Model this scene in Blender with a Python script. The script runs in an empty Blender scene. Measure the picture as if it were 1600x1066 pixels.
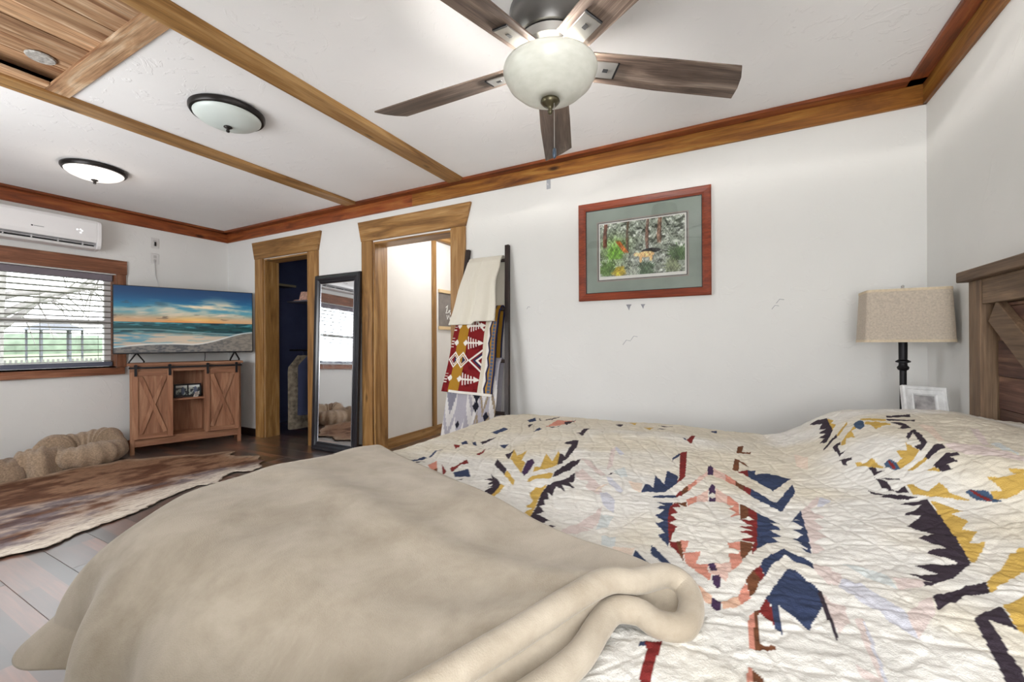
import bpy, bmesh, math, random
import numpy as np
from mathutils import Vector, Matrix

random.seed(7)
RNG = np.random.default_rng(11)
scene = bpy.context.scene
COL = scene.collection

# ------------------------------------------------------------------ camera
TH = math.radians(27.76); ROLL = -0.005
fw = Vector((-math.sin(TH), math.cos(TH), 0)); rt = Vector((math.cos(TH), math.sin(TH), 0)); upv = Vector((0, 0, 1))
c_r = rt * math.cos(ROLL) + upv * math.sin(ROLL)
c_u = upv * math.cos(ROLL) - rt * math.sin(ROLL)
c_b = -fw
cam_d = bpy.data.cameras.new('camera')
cam = bpy.data.objects.new('camera', cam_d); COL.objects.link(cam)
M = Matrix.Identity(4)
for i in range(3):
    M[i][0] = c_r[i]; M[i][1] = c_u[i]; M[i][2] = c_b[i]
M[0][3], M[1][3], M[2][3] = 0.0, 0.0, 1.073
cam.matrix_world = M
cam_d.sensor_width = 36.0
cam_d.lens = 658.4 / 1600 * 36
cam_d.shift_y = 2.2 / 1600
cam_d.clip_start = 0.02
scene.camera = cam

# ------------------------------------------------------------------ light and exposure
scene.view_settings.view_transform = 'Standard'
scene.view_settings.look = 'None'
scene.view_settings.gamma = 1.0
scene.view_settings.use_curve_mapping = False
scene.view_settings.exposure = -0.12

world = bpy.data.worlds.new('overcast_sky'); scene.world = world
world.use_nodes = True
bg = world.node_tree.nodes['Background']
bg.inputs[0].default_value = (0.93, 0.97, 1.0, 1)
bg.inputs[1].default_value = 6.2

def area(name, loc, rot, sx, sy, watts, col=(1, 1, 1)):
    l = bpy.data.lights.new(name, 'AREA'); l.shape = 'RECTANGLE'; l.size = sx; l.size_y = sy
    l.energy = watts; l.color = col
    o = bpy.data.objects.new(name, l); COL.objects.link(o); o.location = loc; o.rotation_euler = rot
    return o
# fill lights behind two added, unseen windows; the bedside one aims up at the ceiling
area('side_window_fill', (-3.15, -0.60, 1.40), (math.radians(82), 0, math.radians(0)), 1.9, 1.1, 47, (0.975, 0.985, 1.0))
area('bedside_window_fill', (0.30, -0.68, 1.05), (math.radians(136), 0, 0), 1.05, 0.8, 45, (1.0, 0.995, 0.98))

# ------------------------------------------------------------------ helpers
def lin(c):
    c = c / 255.0
    return c / 12.92 if c <= 0.04045 else ((c + 0.055) / 1.055) ** 2.4
def rgb(r, g, b): return (lin(r), lin(g), lin(b), 1.0)

class MB:
    def __init__(self): self.v = []; self.f = []
    def add(self, vs, fs):
        o = len(self.v); self.v += [tuple(p) for p in vs]; self.f += [tuple(i + o for i in f) for f in fs]; return self
    def box(self, lo, hi):
        (a, b, c), (d, e, g) = lo, hi
        vs = [(a, b, c), (d, b, c), (d, e, c), (a, e, c), (a, b, g), (d, b, g), (d, e, g), (a, e, g)]
        return self.add(vs, [(0, 3, 2, 1), (4, 5, 6, 7), (0, 1, 5, 4), (1, 2, 6, 5), (2, 3, 7, 6), (3, 0, 4, 7)])
    def bar(self, p, q, w, t, n):
        """board from p to q, width w across, thickness t along n"""
        p, q, n = Vector(p), Vector(q), Vector(n).normalized()
        d = (q - p).normalized(); s = d.cross(n).normalized() * (w / 2); n = n * t
        vs = [p - s, p + s, q + s, q - s, p - s + n, p + s + n, q + s + n, q - s + n]
        return self.add(vs, [(0, 3, 2, 1), (4, 5, 6, 7), (0, 1, 5, 4), (1, 2, 6, 5), (2, 3, 7, 6), (3, 0, 4, 7)])
    def prism(self, pts, ax, a, b):
        """2D outline extruded along axis ax (0,1,2) from a to b"""
        n = len(pts)
        def P(u, v, w): return [(w, u, v), (u, w, v), (u, v, w)][ax]
        vs = [P(u, v, a) for u, v in pts] + [P(u, v, b) for u, v in pts]
        fs = [tuple(range(n))[::-1], tuple(range(n, 2 * n))] + [(i, (i + 1) % n, n + (i + 1) % n, n + i) for i in range(n)]
        return self.add(vs, fs)
    def lathe(self, prof, c=(0, 0, 0), n=32, ax=2):
        vs = []; m = len(prof)
        for i in range(n):
            a = 2 * math.pi * i / n
            for r, z in prof:
                p = (r * math.cos(a), r * math.sin(a), z)
                if ax == 0: p = (p[2], p[0], p[1])
                if ax == 1: p = (p[0], p[2], p[1])
                vs.append((p[0] + c[0], p[1] + c[1], p[2] + c[2]))
        fs = [(i * m + j, ((i + 1) % n) * m + j, ((i + 1) % n) * m + j + 1, i * m + j + 1) for i in range(n) for j in range(m - 1)]
        self.add(vs, fs)
        for e in (0, m - 1):
            if prof[e][0] > 1e-6:
                o = len(self.v) - n * m
                self.f.append(tuple(o + i * m + e for i in range(n)))
        return self
    def tube(self, path, r, n=10):
        path = [Vector(p) for p in path]; k = len(path)
        rs = list(r) if hasattr(r, '__len__') else [r] * k
        vs = []; ref = Vector((0, 0, 1)); prev = None
        for i in range(k):
            d = (path[min(i + 1, k - 1)] - path[max(i - 1, 0)]).normalized()
            if prev is None:
                s = d.cross(ref if abs(d.z) < 0.95 else Vector((1, 0, 0))).normalized()
            else:
                s = (prev - d * prev.dot(d)).normalized()
            prev = s; t = d.cross(s)
            for j in range(n):
                a = 2 * math.pi * j / n
                vs.append(path[i] + (s * math.cos(a) + t * math.sin(a)) * rs[i])
        fs = [(i * n + j, i * n + (j + 1) % n, (i + 1) * n + (j + 1) % n, (i + 1) * n + j) for i in range(k - 1) for j in range(n)]
        fs += [tuple(range(n))[::-1], tuple((k - 1) * n + j for j in range(n))]
        return self.add(vs, fs)
    def build(self, name, mat, parent=None, bevel=0.0, smooth=False, loc=None, rot=None):
        me = bpy.data.meshes.new(name)
        me.from_pydata(self.v, [], self.f)
        bm = bmesh.new(); bm.from_mesh(me)
        bmesh.ops.remove_doubles(bm, verts=bm.verts, dist=1e-6)
        bmesh.ops.recalc_face_normals(bm, faces=bm.faces)
        if bevel:
            bmesh.ops.bevel(bm, geom=[e for e in bm.edges], offset=bevel, segments=1, affect='EDGES', clamp_overlap=True)
        bm.to_mesh(me); bm.free()
        if smooth: shade(me, smooth)
        return put(name, me, mat, parent, loc, rot)

def shade(me, ang=True):
    me.polygons.foreach_set('use_smooth', [True] * len(me.polygons))
    if ang is not True:
        try: me.set_sharp_from_angle(angle=ang)
        except Exception: pass

def put(name, me, mat, parent=None, loc=None, rot=None):
    if mat is not None and not me.materials: me.materials.append(mat)
    o = bpy.data.objects.new(name, me); COL.objects.link(o)
    if parent is not None: o.parent = parent
    if loc is not None: o.location = loc
    if rot is not None: o.rotation_euler = rot
    return o

def grid_mesh(name, P, closed_u=False, closed_v=False):
    """P: array (nu,nv,3)"""
    nu, nv = P.shape[:2]
    me = bpy.data.meshes.new(name)
    idx = np.arange(nu * nv).reshape(nu, nv)
    if closed_u: idx = np.vstack([idx, idx[:1]])
    if closed_v: idx = np.hstack([idx, idx[:, :1]])
    q = np.stack([idx[:-1, :-1], idx[1:, :-1], idx[1:, 1:], idx[:-1, 1:]], -1).reshape(-1, 4)
    me.vertices.add(nu * nv); me.vertices.foreach_set('co', np.ascontiguousarray(P, dtype=np.float32).ravel())
    me.loops.add(q.size); me.loops.foreach_set('vertex_index', q.astype(np.int32).ravel())
    me.polygons.add(len(q)); me.polygons.foreach_set('loop_start', np.arange(0, q.size, 4, dtype=np.int32))
    me.update(calc_edges=True); me.validate()
    me.polygons.foreach_set('use_smooth', [True] * len(me.polygons))
    return me

def paint(me, cols):
    """cols (nverts,3) display colours 0-255 -> colour attribute"""
    c = np.clip(np.asarray(cols, dtype=np.float64) / 255, 0, 1)
    c = np.where(c <= 0.04045, c / 12.92, ((c + 0.055) / 1.055) ** 2.4)
    a = me.color_attributes.new('Col', 'FLOAT_COLOR', 'POINT')
    a.data.foreach_set('color', np.hstack([c, np.ones((len(c), 1))]).astype(np.float32).ravel())

def thing(name, label, cat, loc=(0, 0, 0), rz=0.0, group=None, rot=None):
    o = bpy.data.objects.new(name, None); COL.objects.link(o); o.empty_display_size = 0.1
    o.location = loc; o.rotation_euler = rot if rot else (0, 0, rz)
    return tag(o, label, cat, group)
def tag(o, label, cat=None, group=None):
    o['label'] = label
    if cat: o['category'] = cat
    if group: o['group'] = group
    return o
def struct(o, label=None):
    o['kind'] = 'structure'
    if label: o['label'] = label
    return o

# value noise for painted prints
def vnoise(x, y, seed=0):
    xi = np.floor(x).astype(np.int64); yi = np.floor(y).astype(np.int64); fx = x - xi; fy = y - yi
    def h(a, b):
        n = (a * 374761393 + b * 668265263 + seed * 974711) & 0x7fffffff
        n = ((n ^ (n >> 13)) * 1274126177) & 0x7fffffff
        return ((n ^ (n >> 16)) & 0xffff) / 65535.0
    sx = fx * fx * (3 - 2 * fx); sy = fy * fy * (3 - 2 * fy)
    return (h(xi, yi) * (1 - sx) + h(xi + 1, yi) * sx) * (1 - sy) + (h(xi, yi + 1) * (1 - sx) + h(xi + 1, yi + 1) * sx) * sy
def fbm(x, y, seed=0, o=4):
    s = 0; a = 0.5; t = 0
    for i in range(o):
        s = s + a * vnoise(x * 2 ** i, y * 2 ** i, seed + i); t += a; a *= 0.55
    return s / t
def sst(a, b, x):
    t = np.clip((x - a) / (b - a), 0, 1); return t * t * (3 - 2 * t)
def mixc(c, d, t):
    return c + (np.asarray(d, float) - c) * t[..., None]

# ------------------------------------------------------------------ materials
def nm(name):
    m = bpy.data.materials.new(name); m.use_nodes = True
    nt = m.node_tree; return m, nt, nt.nodes['Principled BSDF']
def N(nt, t, **k):
    n = nt.nodes.new(t)
    for a, b in k.items(): setattr(n, a, b)
    return n
def sets(n, **k):
    for a, b in k.items(): n.inputs[a.replace('_', ' ')].default_value = b
def plain(name, col, rough=0.5, metal=0.0, spec=0.5, bump=0.0, bscale=60.0, var=0.0, vscale=6.0, emit=None, es=0.0, sheen=0.0):
    m, nt, b = nm(name)
    b.inputs['Base Color'].default_value = col; b.inputs['Roughness'].default_value = rough
    b.inputs['Metallic'].default_value = metal; b.inputs['Specular IOR Level'].default_value = spec
    if sheen: b.inputs['Sheen Weight'].default_value = sheen; b.inputs['Sheen Roughness'].default_value = 0.5
    tc = N(nt, 'ShaderNodeTexCoord')
    if var:
        n = N(nt, 'ShaderNodeTexNoise'); n.inputs['Scale'].default_value = vscale; n.inputs['Detail'].default_value = 5
        nt.links.new(tc.outputs['Object'], n.inputs['Vector'])
        r = N(nt, 'ShaderNodeValToRGB')
        lo = tuple(max(0, c * (1 - var)) for c in col[:3]) + (1,); hi = tuple(min(1, c * (1 + var)) for c in col[:3]) + (1,)
        r.color_ramp.elements[0].color = lo; r.color_ramp.elements[0].position = 0.3
        r.color_ramp.elements[1].color = hi; r.color_ramp.elements[1].position = 0.7
        nt.links.new(n.outputs['Fac'], r.inputs['Fac']); nt.links.new(r.outputs['Color'], b.inputs['Base Color'])
    if bump:
        n = N(nt, 'ShaderNodeTexNoise'); n.inputs['Scale'].default_value = bscale; n.inputs['Detail'].default_value = 4
        nt.links.new(tc.outputs['Object'], n.inputs['Vector'])
        bp = N(nt, 'ShaderNodeBump'); bp.inputs['Strength'].default_value = bump; bp.inputs['Distance'].default_value = 0.01
        nt.links.new(n.outputs['Fac'], bp.inputs['Height']); nt.links.new(bp.outputs['Normal'], b.inputs['Normal'])
    if emit:
        b.inputs['Emission Color'].default_value = emit; b.inputs['Emission Strength'].default_value = es
    return m

def wood(name, dark, mid, light, axis=0, rough=0.5, scale=1.0, knots=0.5, vary=0.25, bump=0.15, spec=0.4, grain=0.66):
    m, nt, b = nm(name)
    tc = N(nt, 'ShaderNodeTexCoord'); oi = N(nt, 'ShaderNodeObjectInfo')
    mul = N(nt, 'ShaderNodeMath', operation='MULTIPLY'); mul.inputs[1].default_value = 41.0
    nt.links.new(oi.outputs['Random'], mul.inputs[0])
    add = N(nt, 'ShaderNodeVectorMath', operation='ADD')
    nt.links.new(tc.outputs['Object'], add.inputs[0]); nt.links.new(mul.outputs[0], add.inputs[1])
    def mapped(along, across):
        mp = N(nt, 'ShaderNodeMapping'); s = [across * scale] * 3; s[axis] = along * scale
        mp.inputs['Scale'].default_value = s; nt.links.new(add.outputs[0], mp.inputs['Vector']); return mp
    n1 = N(nt, 'ShaderNodeTexNoise'); sets(n1, Scale=1.0, Detail=6.0, Roughness=0.6, Distortion=1.2)
    nt.links.new(mapped(1.3, 13).outputs[0], n1.inputs['Vector'])
    n2 = N(nt, 'ShaderNodeTexNoise'); sets(n2, Scale=1.0, Detail=3.0, Roughness=0.6)
    nt.links.new(mapped(5, 170).outputs[0], n2.inputs['Vector'])
    r1 = N(nt, 'ShaderNodeValToRGB'); e = r1.color_ramp.elements
    e[0].position = 0.30; e[0].color = dark; e[1].position = 0.72; e[1].color = light
    x = r1.color_ramp.elements.new(0.52); x.color = mid
    nt.links.new(n1.outputs['Fac'], r1.inputs['Fac'])
    r2 = N(nt, 'ShaderNodeMapRange'); sets(r2, From_Min=0.35, From_Max=0.65, To_Min=grain, To_Max=1.10)
    nt.links.new(n2.outputs['Fac'], r2.inputs['Value'])
    mx = N(nt, 'ShaderNodeMixRGB', blend_type='MULTIPLY'); mx.inputs['Fac'].default_value = 1.0
    nt.links.new(r1.outputs['Color'], mx.inputs['Color1']); nt.links.new(r2.outputs[0], mx.inputs['Color2'])
    # board to board tone
    r3 = N(nt, 'ShaderNodeMapRange'); sets(r3, To_Min=1 - vary, To_Max=1 + vary)
    nt.links.new(oi.outputs['Random'], r3.inputs['Value'])
    mx2 = N(nt, 'ShaderNodeMixRGB', blend_type='MULTIPLY'); mx2.inputs['Fac'].default_value = 1.0
    nt.links.new(mx.outputs[0], mx2.inputs['Color1']); nt.links.new(r3.outputs[0], mx2.inputs['Color2'])
    out = mx2.outputs[0]
    if knots:
        vo = N(nt, 'ShaderNodeTexVoronoi'); vo.inputs['Scale'].default_value = 1.0
        nt.links.new(mapped(2.2, 6.0).outputs[0], vo.inputs['Vector'])
        vr = N(nt, 'ShaderNodeValToRGB'); ve = vr.color_ramp.elements
        ve[0].position = 0.05; ve[0].color = (1, 1, 1, 1); ve[1].position = 0.13; ve[1].color = (0, 0, 0, 1)
        nt.links.new(vo.outputs['Distance'], vr.inputs['Fac'])
        sc = N(nt, 'ShaderNodeMath', operation='MULTIPLY'); sc.inputs[1].default_value = knots
        nt.links.new(vr.outputs['Color'], sc.inputs[0])
        kx = N(nt, 'ShaderNodeMixRGB'); kx.inputs['Color2'].default_value = tuple(c * 0.3 for c in dark[:3]) + (1,)
        nt.links.new(sc.outputs[0], kx.inputs['Fac']); nt.links.new(out, kx.inputs['Color1']); out = kx.outputs[0]
    nt.links.new(out, b.inputs['Base Color'])
    b.inputs['Roughness'].default_value = rough; b.inputs['Specular IOR Level'].default_value = spec
    bp = N(nt, 'ShaderNodeBump'); bp.inputs['Strength'].default_value = bump; bp.inputs['Distance'].default_value = 0.004
    nt.links.new(n2.outputs['Fac'], bp.inputs['Height']); nt.links.new(bp.outputs['Normal'], b.inputs['Normal'])
    return m

def vcol(name, rough=0.85, spec=0.2, sheen=0.0, bump=0.0, bscale=300.0, emit=0.0, grain=0.0, gscale=200.0):
    m, nt, b = nm(name)
    a = N(nt, 'ShaderNodeVertexColor'); a.layer_name = 'Col'
    out = a.outputs['Color']; tc = N(nt, 'ShaderNodeTexCoord')
    if grain:
        n = N(nt, 'ShaderNodeTexNoise'); sets(n, Scale=gscale, Detail=3.0)
        nt.links.new(tc.outputs['Object'], n.inputs['Vector'])
        r = N(nt, 'ShaderNodeMapRange'); sets(r, From_Min=0.3, From_Max=0.7, To_Min=1 - grain, To_Max=1 + grain * 0.5)
        nt.links.new(n.outputs['Fac'], r.inputs['Value'])
        mx = N(nt, 'ShaderNodeMixRGB', blend_type='MULTIPLY'); mx.inputs['Fac'].default_value = 1
        nt.links.new(out, mx.inputs['Color1']); nt.links.new(r.outputs[0], mx.inputs['Color2']); out = mx.outputs[0]
    if emit:
        nt.links.new(out, b.inputs['Emission Color']); b.inputs['Emission Strength'].default_value = emit
        b.inputs['Base Color'].default_value = (0.01, 0.01, 0.01, 1)
    else:
        nt.links.new(out, b.inputs['Base Color'])
    b.inputs['Roughness'].default_value = rough; b.inputs['Specular IOR Level'].default_value = spec
    if sheen: b.inputs['Sheen Weight'].default_value = sheen
    if bump:
        n = N(nt, 'ShaderNodeTexNoise'); sets(n, Scale=bscale, Detail=3.0)
        nt.links.new(tc.outputs['Object'], n.inputs['Vector'])
        bp = N(nt, 'ShaderNodeBump'); bp.inputs['Strength'].default_value = bump; bp.inputs['Distance'].default_value = 0.004
        nt.links.new(n.outputs['Fac'], bp.inputs['Height']); nt.links.new(bp.outputs['Normal'], b.inputs['Normal'])
    return m

def plaster(name, col, strokes=1.0):
    """hand trowelled plaster: soft relief and faint stains"""
    m, nt, b = nm(name)
    tc = N(nt, 'ShaderNodeTexCoord')
    n = N(nt, 'ShaderNodeTexNoise'); sets(n, Scale=6.0, Detail=5.0, Roughness=0.5, Distortion=2.6)
    nt.links.new(tc.outputs['Object'], n.inputs['Vector'])
    r = N(nt, 'ShaderNodeValToRGB'); e = r.color_ramp.elements
    e[0].position = 0.60; e[0].color = (0, 0, 0, 1); e[1].position = 0.64; e[1].color = (1, 1, 1, 1)
    nt.links.new(n.outputs['Fac'], r.inputs['Fac'])
    bp = N(nt, 'ShaderNodeBump'); bp.inputs['Strength'].default_value = 0.16 * strokes; bp.inputs['Distance'].default_value = 0.006
    nt.links.new(r.outputs['Color'], bp.inputs['Height']); nt.links.new(bp.outputs['Normal'], b.inputs['Normal'])
    n2 = N(nt, 'ShaderNodeTexNoise'); sets(n2, Scale=2.0, Detail=3.0)
    nt.links.new(tc.outputs['Object'], n2.inputs['Vector'])
    r2 = N(nt, 'ShaderNodeValToRGB'); e = r2.color_ramp.elements
    e[0].position = 0.3; e[0].color = tuple(c * 0.955 for c in col[:3]) + (1,); e[1].position = 0.7; e[1].color = col
    nt.links.new(n2.outputs['Fac'], r2.inputs['Fac']); nt.links.new(r2.outputs['Color'], b.inputs['Base Color'])
    b.inputs['Roughness'].default_value = 0.75; b.inputs['Specular IOR Level'].default_value = 0.25
    return m

M_WALL = plaster('wall_plaster', rgb(229, 228, 225))
M_CEIL = plaster('ceiling_plaster', rgb(241, 239, 238), 1.6)
OAK = (rgb(110, 76, 40), rgb(158, 116, 66), rgb(186, 148, 98))
M_OAK = [wood('golden_pine_%s' % a, *OAK, axis=i, rough=0.45, vary=0.12, knots=0.85, grain=0.80) for i, a in enumerate('xyz')]
RED = (rgb(84, 42, 22), rgb(140, 72, 36), rgb(168, 108, 56))
M_CROWN = [wood('stained_pine_%s' % a, *RED, axis=i, rough=0.4, vary=0.15, knots=0.9, grain=0.72) for i, a in enumerate('xyz')]
M_CROWN2 = [wood('amber_pine_%s' % a, rgb(92, 48, 20), rgb(148, 96, 40), rgb(172, 128, 62), axis=i, rough=0.4, vary=0.12, knots=0.95, grain=0.72) for i, a in enumerate('xyz')]
WIN = (rgb(104, 62, 42), rgb(142, 92, 66), rgb(168, 120, 92))
M_WIN = [wood('brown_pine_%s' % a, *WIN, axis=i, rough=0.5, vary=0.12, knots=0.8) for i, a in enumerate('xyz')]
STD = (rgb(122, 78, 54), rgb(152, 106, 78), rgb(174, 130, 100))
M_STD = [wood('barn_cabinet_wood_%s' % a, *STD, axis=i, rough=0.6, vary=0.10, knots=0.4, grain=0.82) for i, a in enumerate('xyz')]
HBD = (rgb(88, 68, 52), rgb(122, 98, 76), rgb(146, 122, 98))
M_HB = [wood('weathered_headboard_%s' % a, *HBD, axis=i, rough=0.65, vary=0.08, knots=0.3) for i, a in enumerate('xyz')]
PLK = (rgb(66, 42, 36), rgb(104, 72, 60), rgb(150, 112, 88))
M_HBP = wood('reclaimed_plank', *PLK, axis=1, rough=0.7, vary=0.38, knots=0.3)
HTC = (rgb(128, 86, 56), rgb(186, 148, 112), rgb(226, 204, 176))
M_HATCH = [wood('rough_hatch_board_%s' % a, *HTC, axis=i, rough=0.7, vary=0.2, knots=0.3) for i, a in enumerate('xyz')]
M_BLACK = plain('black_metal', rgb(28, 27, 30), 0.45, 0.6, bump=0.05)
M_BRONZE = plain('dark_bronze', rgb(34, 30, 29), 0.35, 0.5, var=0.1)
M_WHITE = plain('white_plastic', rgb(232, 230, 230), 0.35, var=0.015)
M_DARK = plain('dark_slot', rgb(20, 20, 22), 0.6, var=0.1)

def floor_mat():
    m, nt, b = nm('dark_laminate')
    tc = N(nt, 'ShaderNodeTexCoord'); oi = N(nt, 'ShaderNodeObjectInfo')
    sep = N(nt, 'ShaderNodeSeparateXYZ'); nt.links.new(tc.outputs['Object'], sep.inputs[0])
    # three narrow strips per plank, broken into staves
    sy = N(nt, 'ShaderNodeMath', operation='MULTIPLY'); sy.inputs[1].default_value = 1 / 0.064
    nt.links.new(sep.outputs['Y'], sy.inputs[0])
    fy = N(nt, 'ShaderNodeMath', operation='FLOOR'); nt.links.new(sy.outputs[0], fy.inputs[0])
    wn = N(nt, 'ShaderNodeTexWhiteNoise', noise_dimensions='2D')
    cmb = N(nt, 'ShaderNodeCombineXYZ'); nt.links.new(fy.outputs[0], cmb.inputs[0]); nt.links.new(oi.outputs['Random'], cmb.inputs[1])
    nt.links.new(cmb.outputs[0], wn.inputs['Vector'])
    sx = N(nt, 'ShaderNodeMath', operation='MULTIPLY_ADD'); sx.inputs[1].default_value = 1 / 0.42
    nt.links.new(sep.outputs['X'], sx.inputs[0]); nt.links.new(wn.outputs['Value'], sx.inputs[2])
    fx = N(nt, 'ShaderNodeMath', operation='FLOOR'); nt.links.new(sx.outputs[0], fx.inputs[0])
    cm2 = N(nt, 'ShaderNodeCombineXYZ'); nt.links.new(fy.outputs[0], cm2.inputs[0]); nt.links.new(fx.outputs[0], cm2.inputs[1]); nt.links.new(oi.outputs['Random'], cm2.inputs[2])
    w2 = N(nt, 'ShaderNodeTexWhiteNoise', noise_dimensions='3D'); nt.links.new(cm2.outputs[0], w2.inputs['Vector'])
    r = N(nt, 'ShaderNodeValToRGB'); e = r.color_ramp.elements
    e[0].color = rgb(30, 18, 15); e[1].color = rgb(148, 92, 64); x = e.new(0.6); x.color = rgb(66, 38, 28)
    nt.links.new(w2.outputs['Value'], r.inputs['Fac'])
    mp = N(nt, 'ShaderNodeMapping'); mp.inputs['Scale'].default_value = (4, 70, 1); nt.links.new(tc.outputs['Object'], mp.inputs['Vector'])
    n = N(nt, 'ShaderNodeTexNoise'); sets(n, Scale=1.0, Detail=5.0, Distortion=0.5); nt.links.new(mp.outputs[0], n.inputs['Vector'])
    mr = N(nt, 'ShaderNodeMapRange'); sets(mr, From_Min=0.3, From_Max=0.7, To_Min=0.55, To_Max=1.25); nt.links.new(n.outputs['Fac'], mr.inputs['Value'])
    mx = N(nt, 'ShaderNodeMixRGB', blend_type='MULTIPLY'); mx.inputs['Fac'].default_value = 1
    nt.links.new(r.outputs['Color'], mx.inputs['Color1']); nt.links.new(mr.outputs[0], mx.inputs['Color2'])
    nt.links.new(mx.outputs[0], b.inputs['Base Color'])
    b.inputs['Roughness'].default_value = 0.30; b.inputs['Specular IOR Level'].default_value = 0.6
    b.inputs['Coat Weight'].default_value = 1.0; b.inputs['Coat Roughness'].default_value = 0.30; b.inputs['Coat IOR'].default_value = 4.2
    bp = N(nt, 'ShaderNodeBump'); bp.inputs['Strength'].default_value = 0.12; bp.inputs['Distance'].default_value = 0.002
    nt.links.new(n.outputs['Fac'], bp.inputs['Height']); nt.links.new(bp.outputs['Normal'], b.inputs['Normal'])
    return m
M_FLOOR = floor_mat()

# ------------------------------------------------------------------ room shell
H = 2.42; XT = -5.465; XB = 0.89; YP = 2.94; YN = -0.35; YPB = 3.09
D1 = (-4.739, -3.965); D2 = (-3.036, -2.12); DZ = 2.035
WY = (0.62, 1.885); WZ = (0.855, 1.765)

fl = MB().box((-5.7, YN - 0.1, -0.08), (1.1, 5.4, -0.012)).build('floor', plain('subfloor', rgb(30, 20, 16), 0.8, var=0.1))
struct(fl, 'dark brown glossy laminate floor')
PW, PL = 0.192, 1.22
me = None; row = 0; y = YN
while y < 5.2:
    off = (row * 0.47) % 1.0 * PL; x = -5.47 - off
    xmax = 0.9 if y < 3.0 else -1.85
    while x < xmax:
        if me is None:
            me = MB().box((0.0006, 0.0006, -0.012), (PL - 0.0006, PW - 0.0006, 0.0)).build('plank', M_FLOOR, fl, bevel=0.0012).data
            o = [c for c in fl.children][0]
        else:
            o = put('plank', me, M_FLOOR, fl)
        o.location = (x, y, 0.0); x += PL
    y += PW; row += 1

# ceiling with an opening for the hatch
HX = (-3.18, -2.085); HY = (-0.30, 0.86)
cb = MB()
cb.box((XT - 0.15, YN - 0.1, H), (HX[0], YPB, H + 0.1)); cb.box((HX[1], YN - 0.1, H), (XB + 0.15, YPB, H + 0.1))
cb.box((HX[0], HY[1], H), (HX[1], YPB, H + 0.1)); cb.box((HX[0], YN - 0.1, H), (HX[1], HY[0], H + 0.1))
ceil = struct(cb.build('ceiling', M_CEIL), 'white trowelled plaster ceiling')

wb = MB()
wb.box((XT - 0.14, YN - 0.12, 0), (XT, WY[0], H)); wb.box((XT - 0.14, WY[1], 0), (XT, YPB, H))
wb.box((XT - 0.14, WY[0], 0), (XT, WY[1], WZ[0])); wb.box((XT - 0.14, WY[0], WZ[1]), (XT, WY[1], H))
wall_far = struct(wb.build('wall_left', M_WALL), 'white wall with the window and air conditioner')
wb = MB()
for a, b in ((XT, D1[0]), (D1[1], D2[0]), (D2[1], XB + 0.1)): wb.box((a, YP, 0), (b, YPB, H))
for a, b in (D1, D2): wb.box((a, YP, DZ), (b, YPB, H))
wall_pic = struct(wb.build('wall_back', M_WALL), 'white plaster wall with the framed picture and two doorways')
wall_hb = struct(MB().box((XB, YN - 0.12, 0), (XB + 0.12, YP, H)).build('wall_right', M_WALL), 'white wall behind the headboard')
wb = MB(); NW = [(-4.1, -2.2), (-0.20, 0.80)]
xs = [XT, NW[0][0], NW[0][1], NW[1][0], NW[1][1], XB]
for i in (0, 2, 4): wb.box((xs[i], YN - 0.12, 0), (xs[i + 1], YN, H))
for a, b in NW: wb.box((a, YN - 0.12, 0), (b, YN, 0.80)); wb.box((a, YN - 0.12, 1.90), (b, YN, H))
wall_near = struct(wb.build('wall_front', M_WALL))
for k, (a, b) in enumerate(NW):  # unseen window openings, added to let the fill lights in
    w = thing('window_%d' % (k + 2), 'added unseen window opening for fill light behind the camera', None, (a, YN, 0.80)); struct(w)
    L = b - a; fm = MB()
    fm.box((0, -0.09, 0), (0.04, -0.05, 1.1)); fm.box((L - 0.04, -0.09, 0), (L, -0.05, 1.1)); fm.box((0, -0.09, 0), (L, -0.05, 0.04)); fm.box((0, -0.09, 1.06), (L, -0.05, 1.1)); fm.box((0, -0.09, 0.53), (L, -0.05, 0.57))
    fm.build('window_frame', M_WHITE, w)

# scuffs and filled holes in the paint of the picture wall
M_SCUFF = plain('scuffed_filler', rgb(150, 150, 156), 0.9, var=0.2, vscale=40)
for k, (x, z, w, h) in enumerate([(-0.636, 1.316, 0.020, 0.028), (-0.542, 1.317, 0.016, 0.022)]):
    MB().prism([(x - w, z + h / 2), (x + w * 0.9, z + h / 2), (x + w * 0.4, z), (x, z - h)], 1, YP - 0.0008, YP + 0.001).build('paint_chip', M_SCUFF, wall_pic)
for x, z, s in [(-1.401, 1.34, 0.016), (0.221, 1.275, 0.02), (0.245, 1.31, 0.022), (-0.65, 1.07, 0.03), (-0.60, 1.10, 0.025)]:
    MB().tube([(x - s, YP, z - s * 0.6), (x - s * 0.2, YP, z + s * 0.5), (x + s * 0.8, YP, z + s * 0.3)], 0.0016, 6).build('paint_chip', M_SCUFF, wall_pic)

# ------------------------------------------------------------------ beams, crown boards, hatch
def trim(name, parts, label):
    t = thing(name, label, None); struct(t)
    return t
bm1 = struct(thing('trim_1', 'wide golden ceiling beam nearest the fan', None, (-2.02, 1.25, H)))
MB().prism([(-0.072, 0), (-0.068, -0.022), (0.052, -0.022), (0.075, 0)], 1, -1.6, 1.605).build('beam_board', M_OAK[1], bm1, bevel=0.0015)
bm2 = struct(thing('trim_2', 'golden ceiling beam between the two round lamps', None, (-3.24, 1.25, H)))
MB().box((-0.066, -1.6, -0.026), (0.066, 1.605, 0.0)).build('beam_board', M_OAK[1], bm2, bevel=0.0015)

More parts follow.
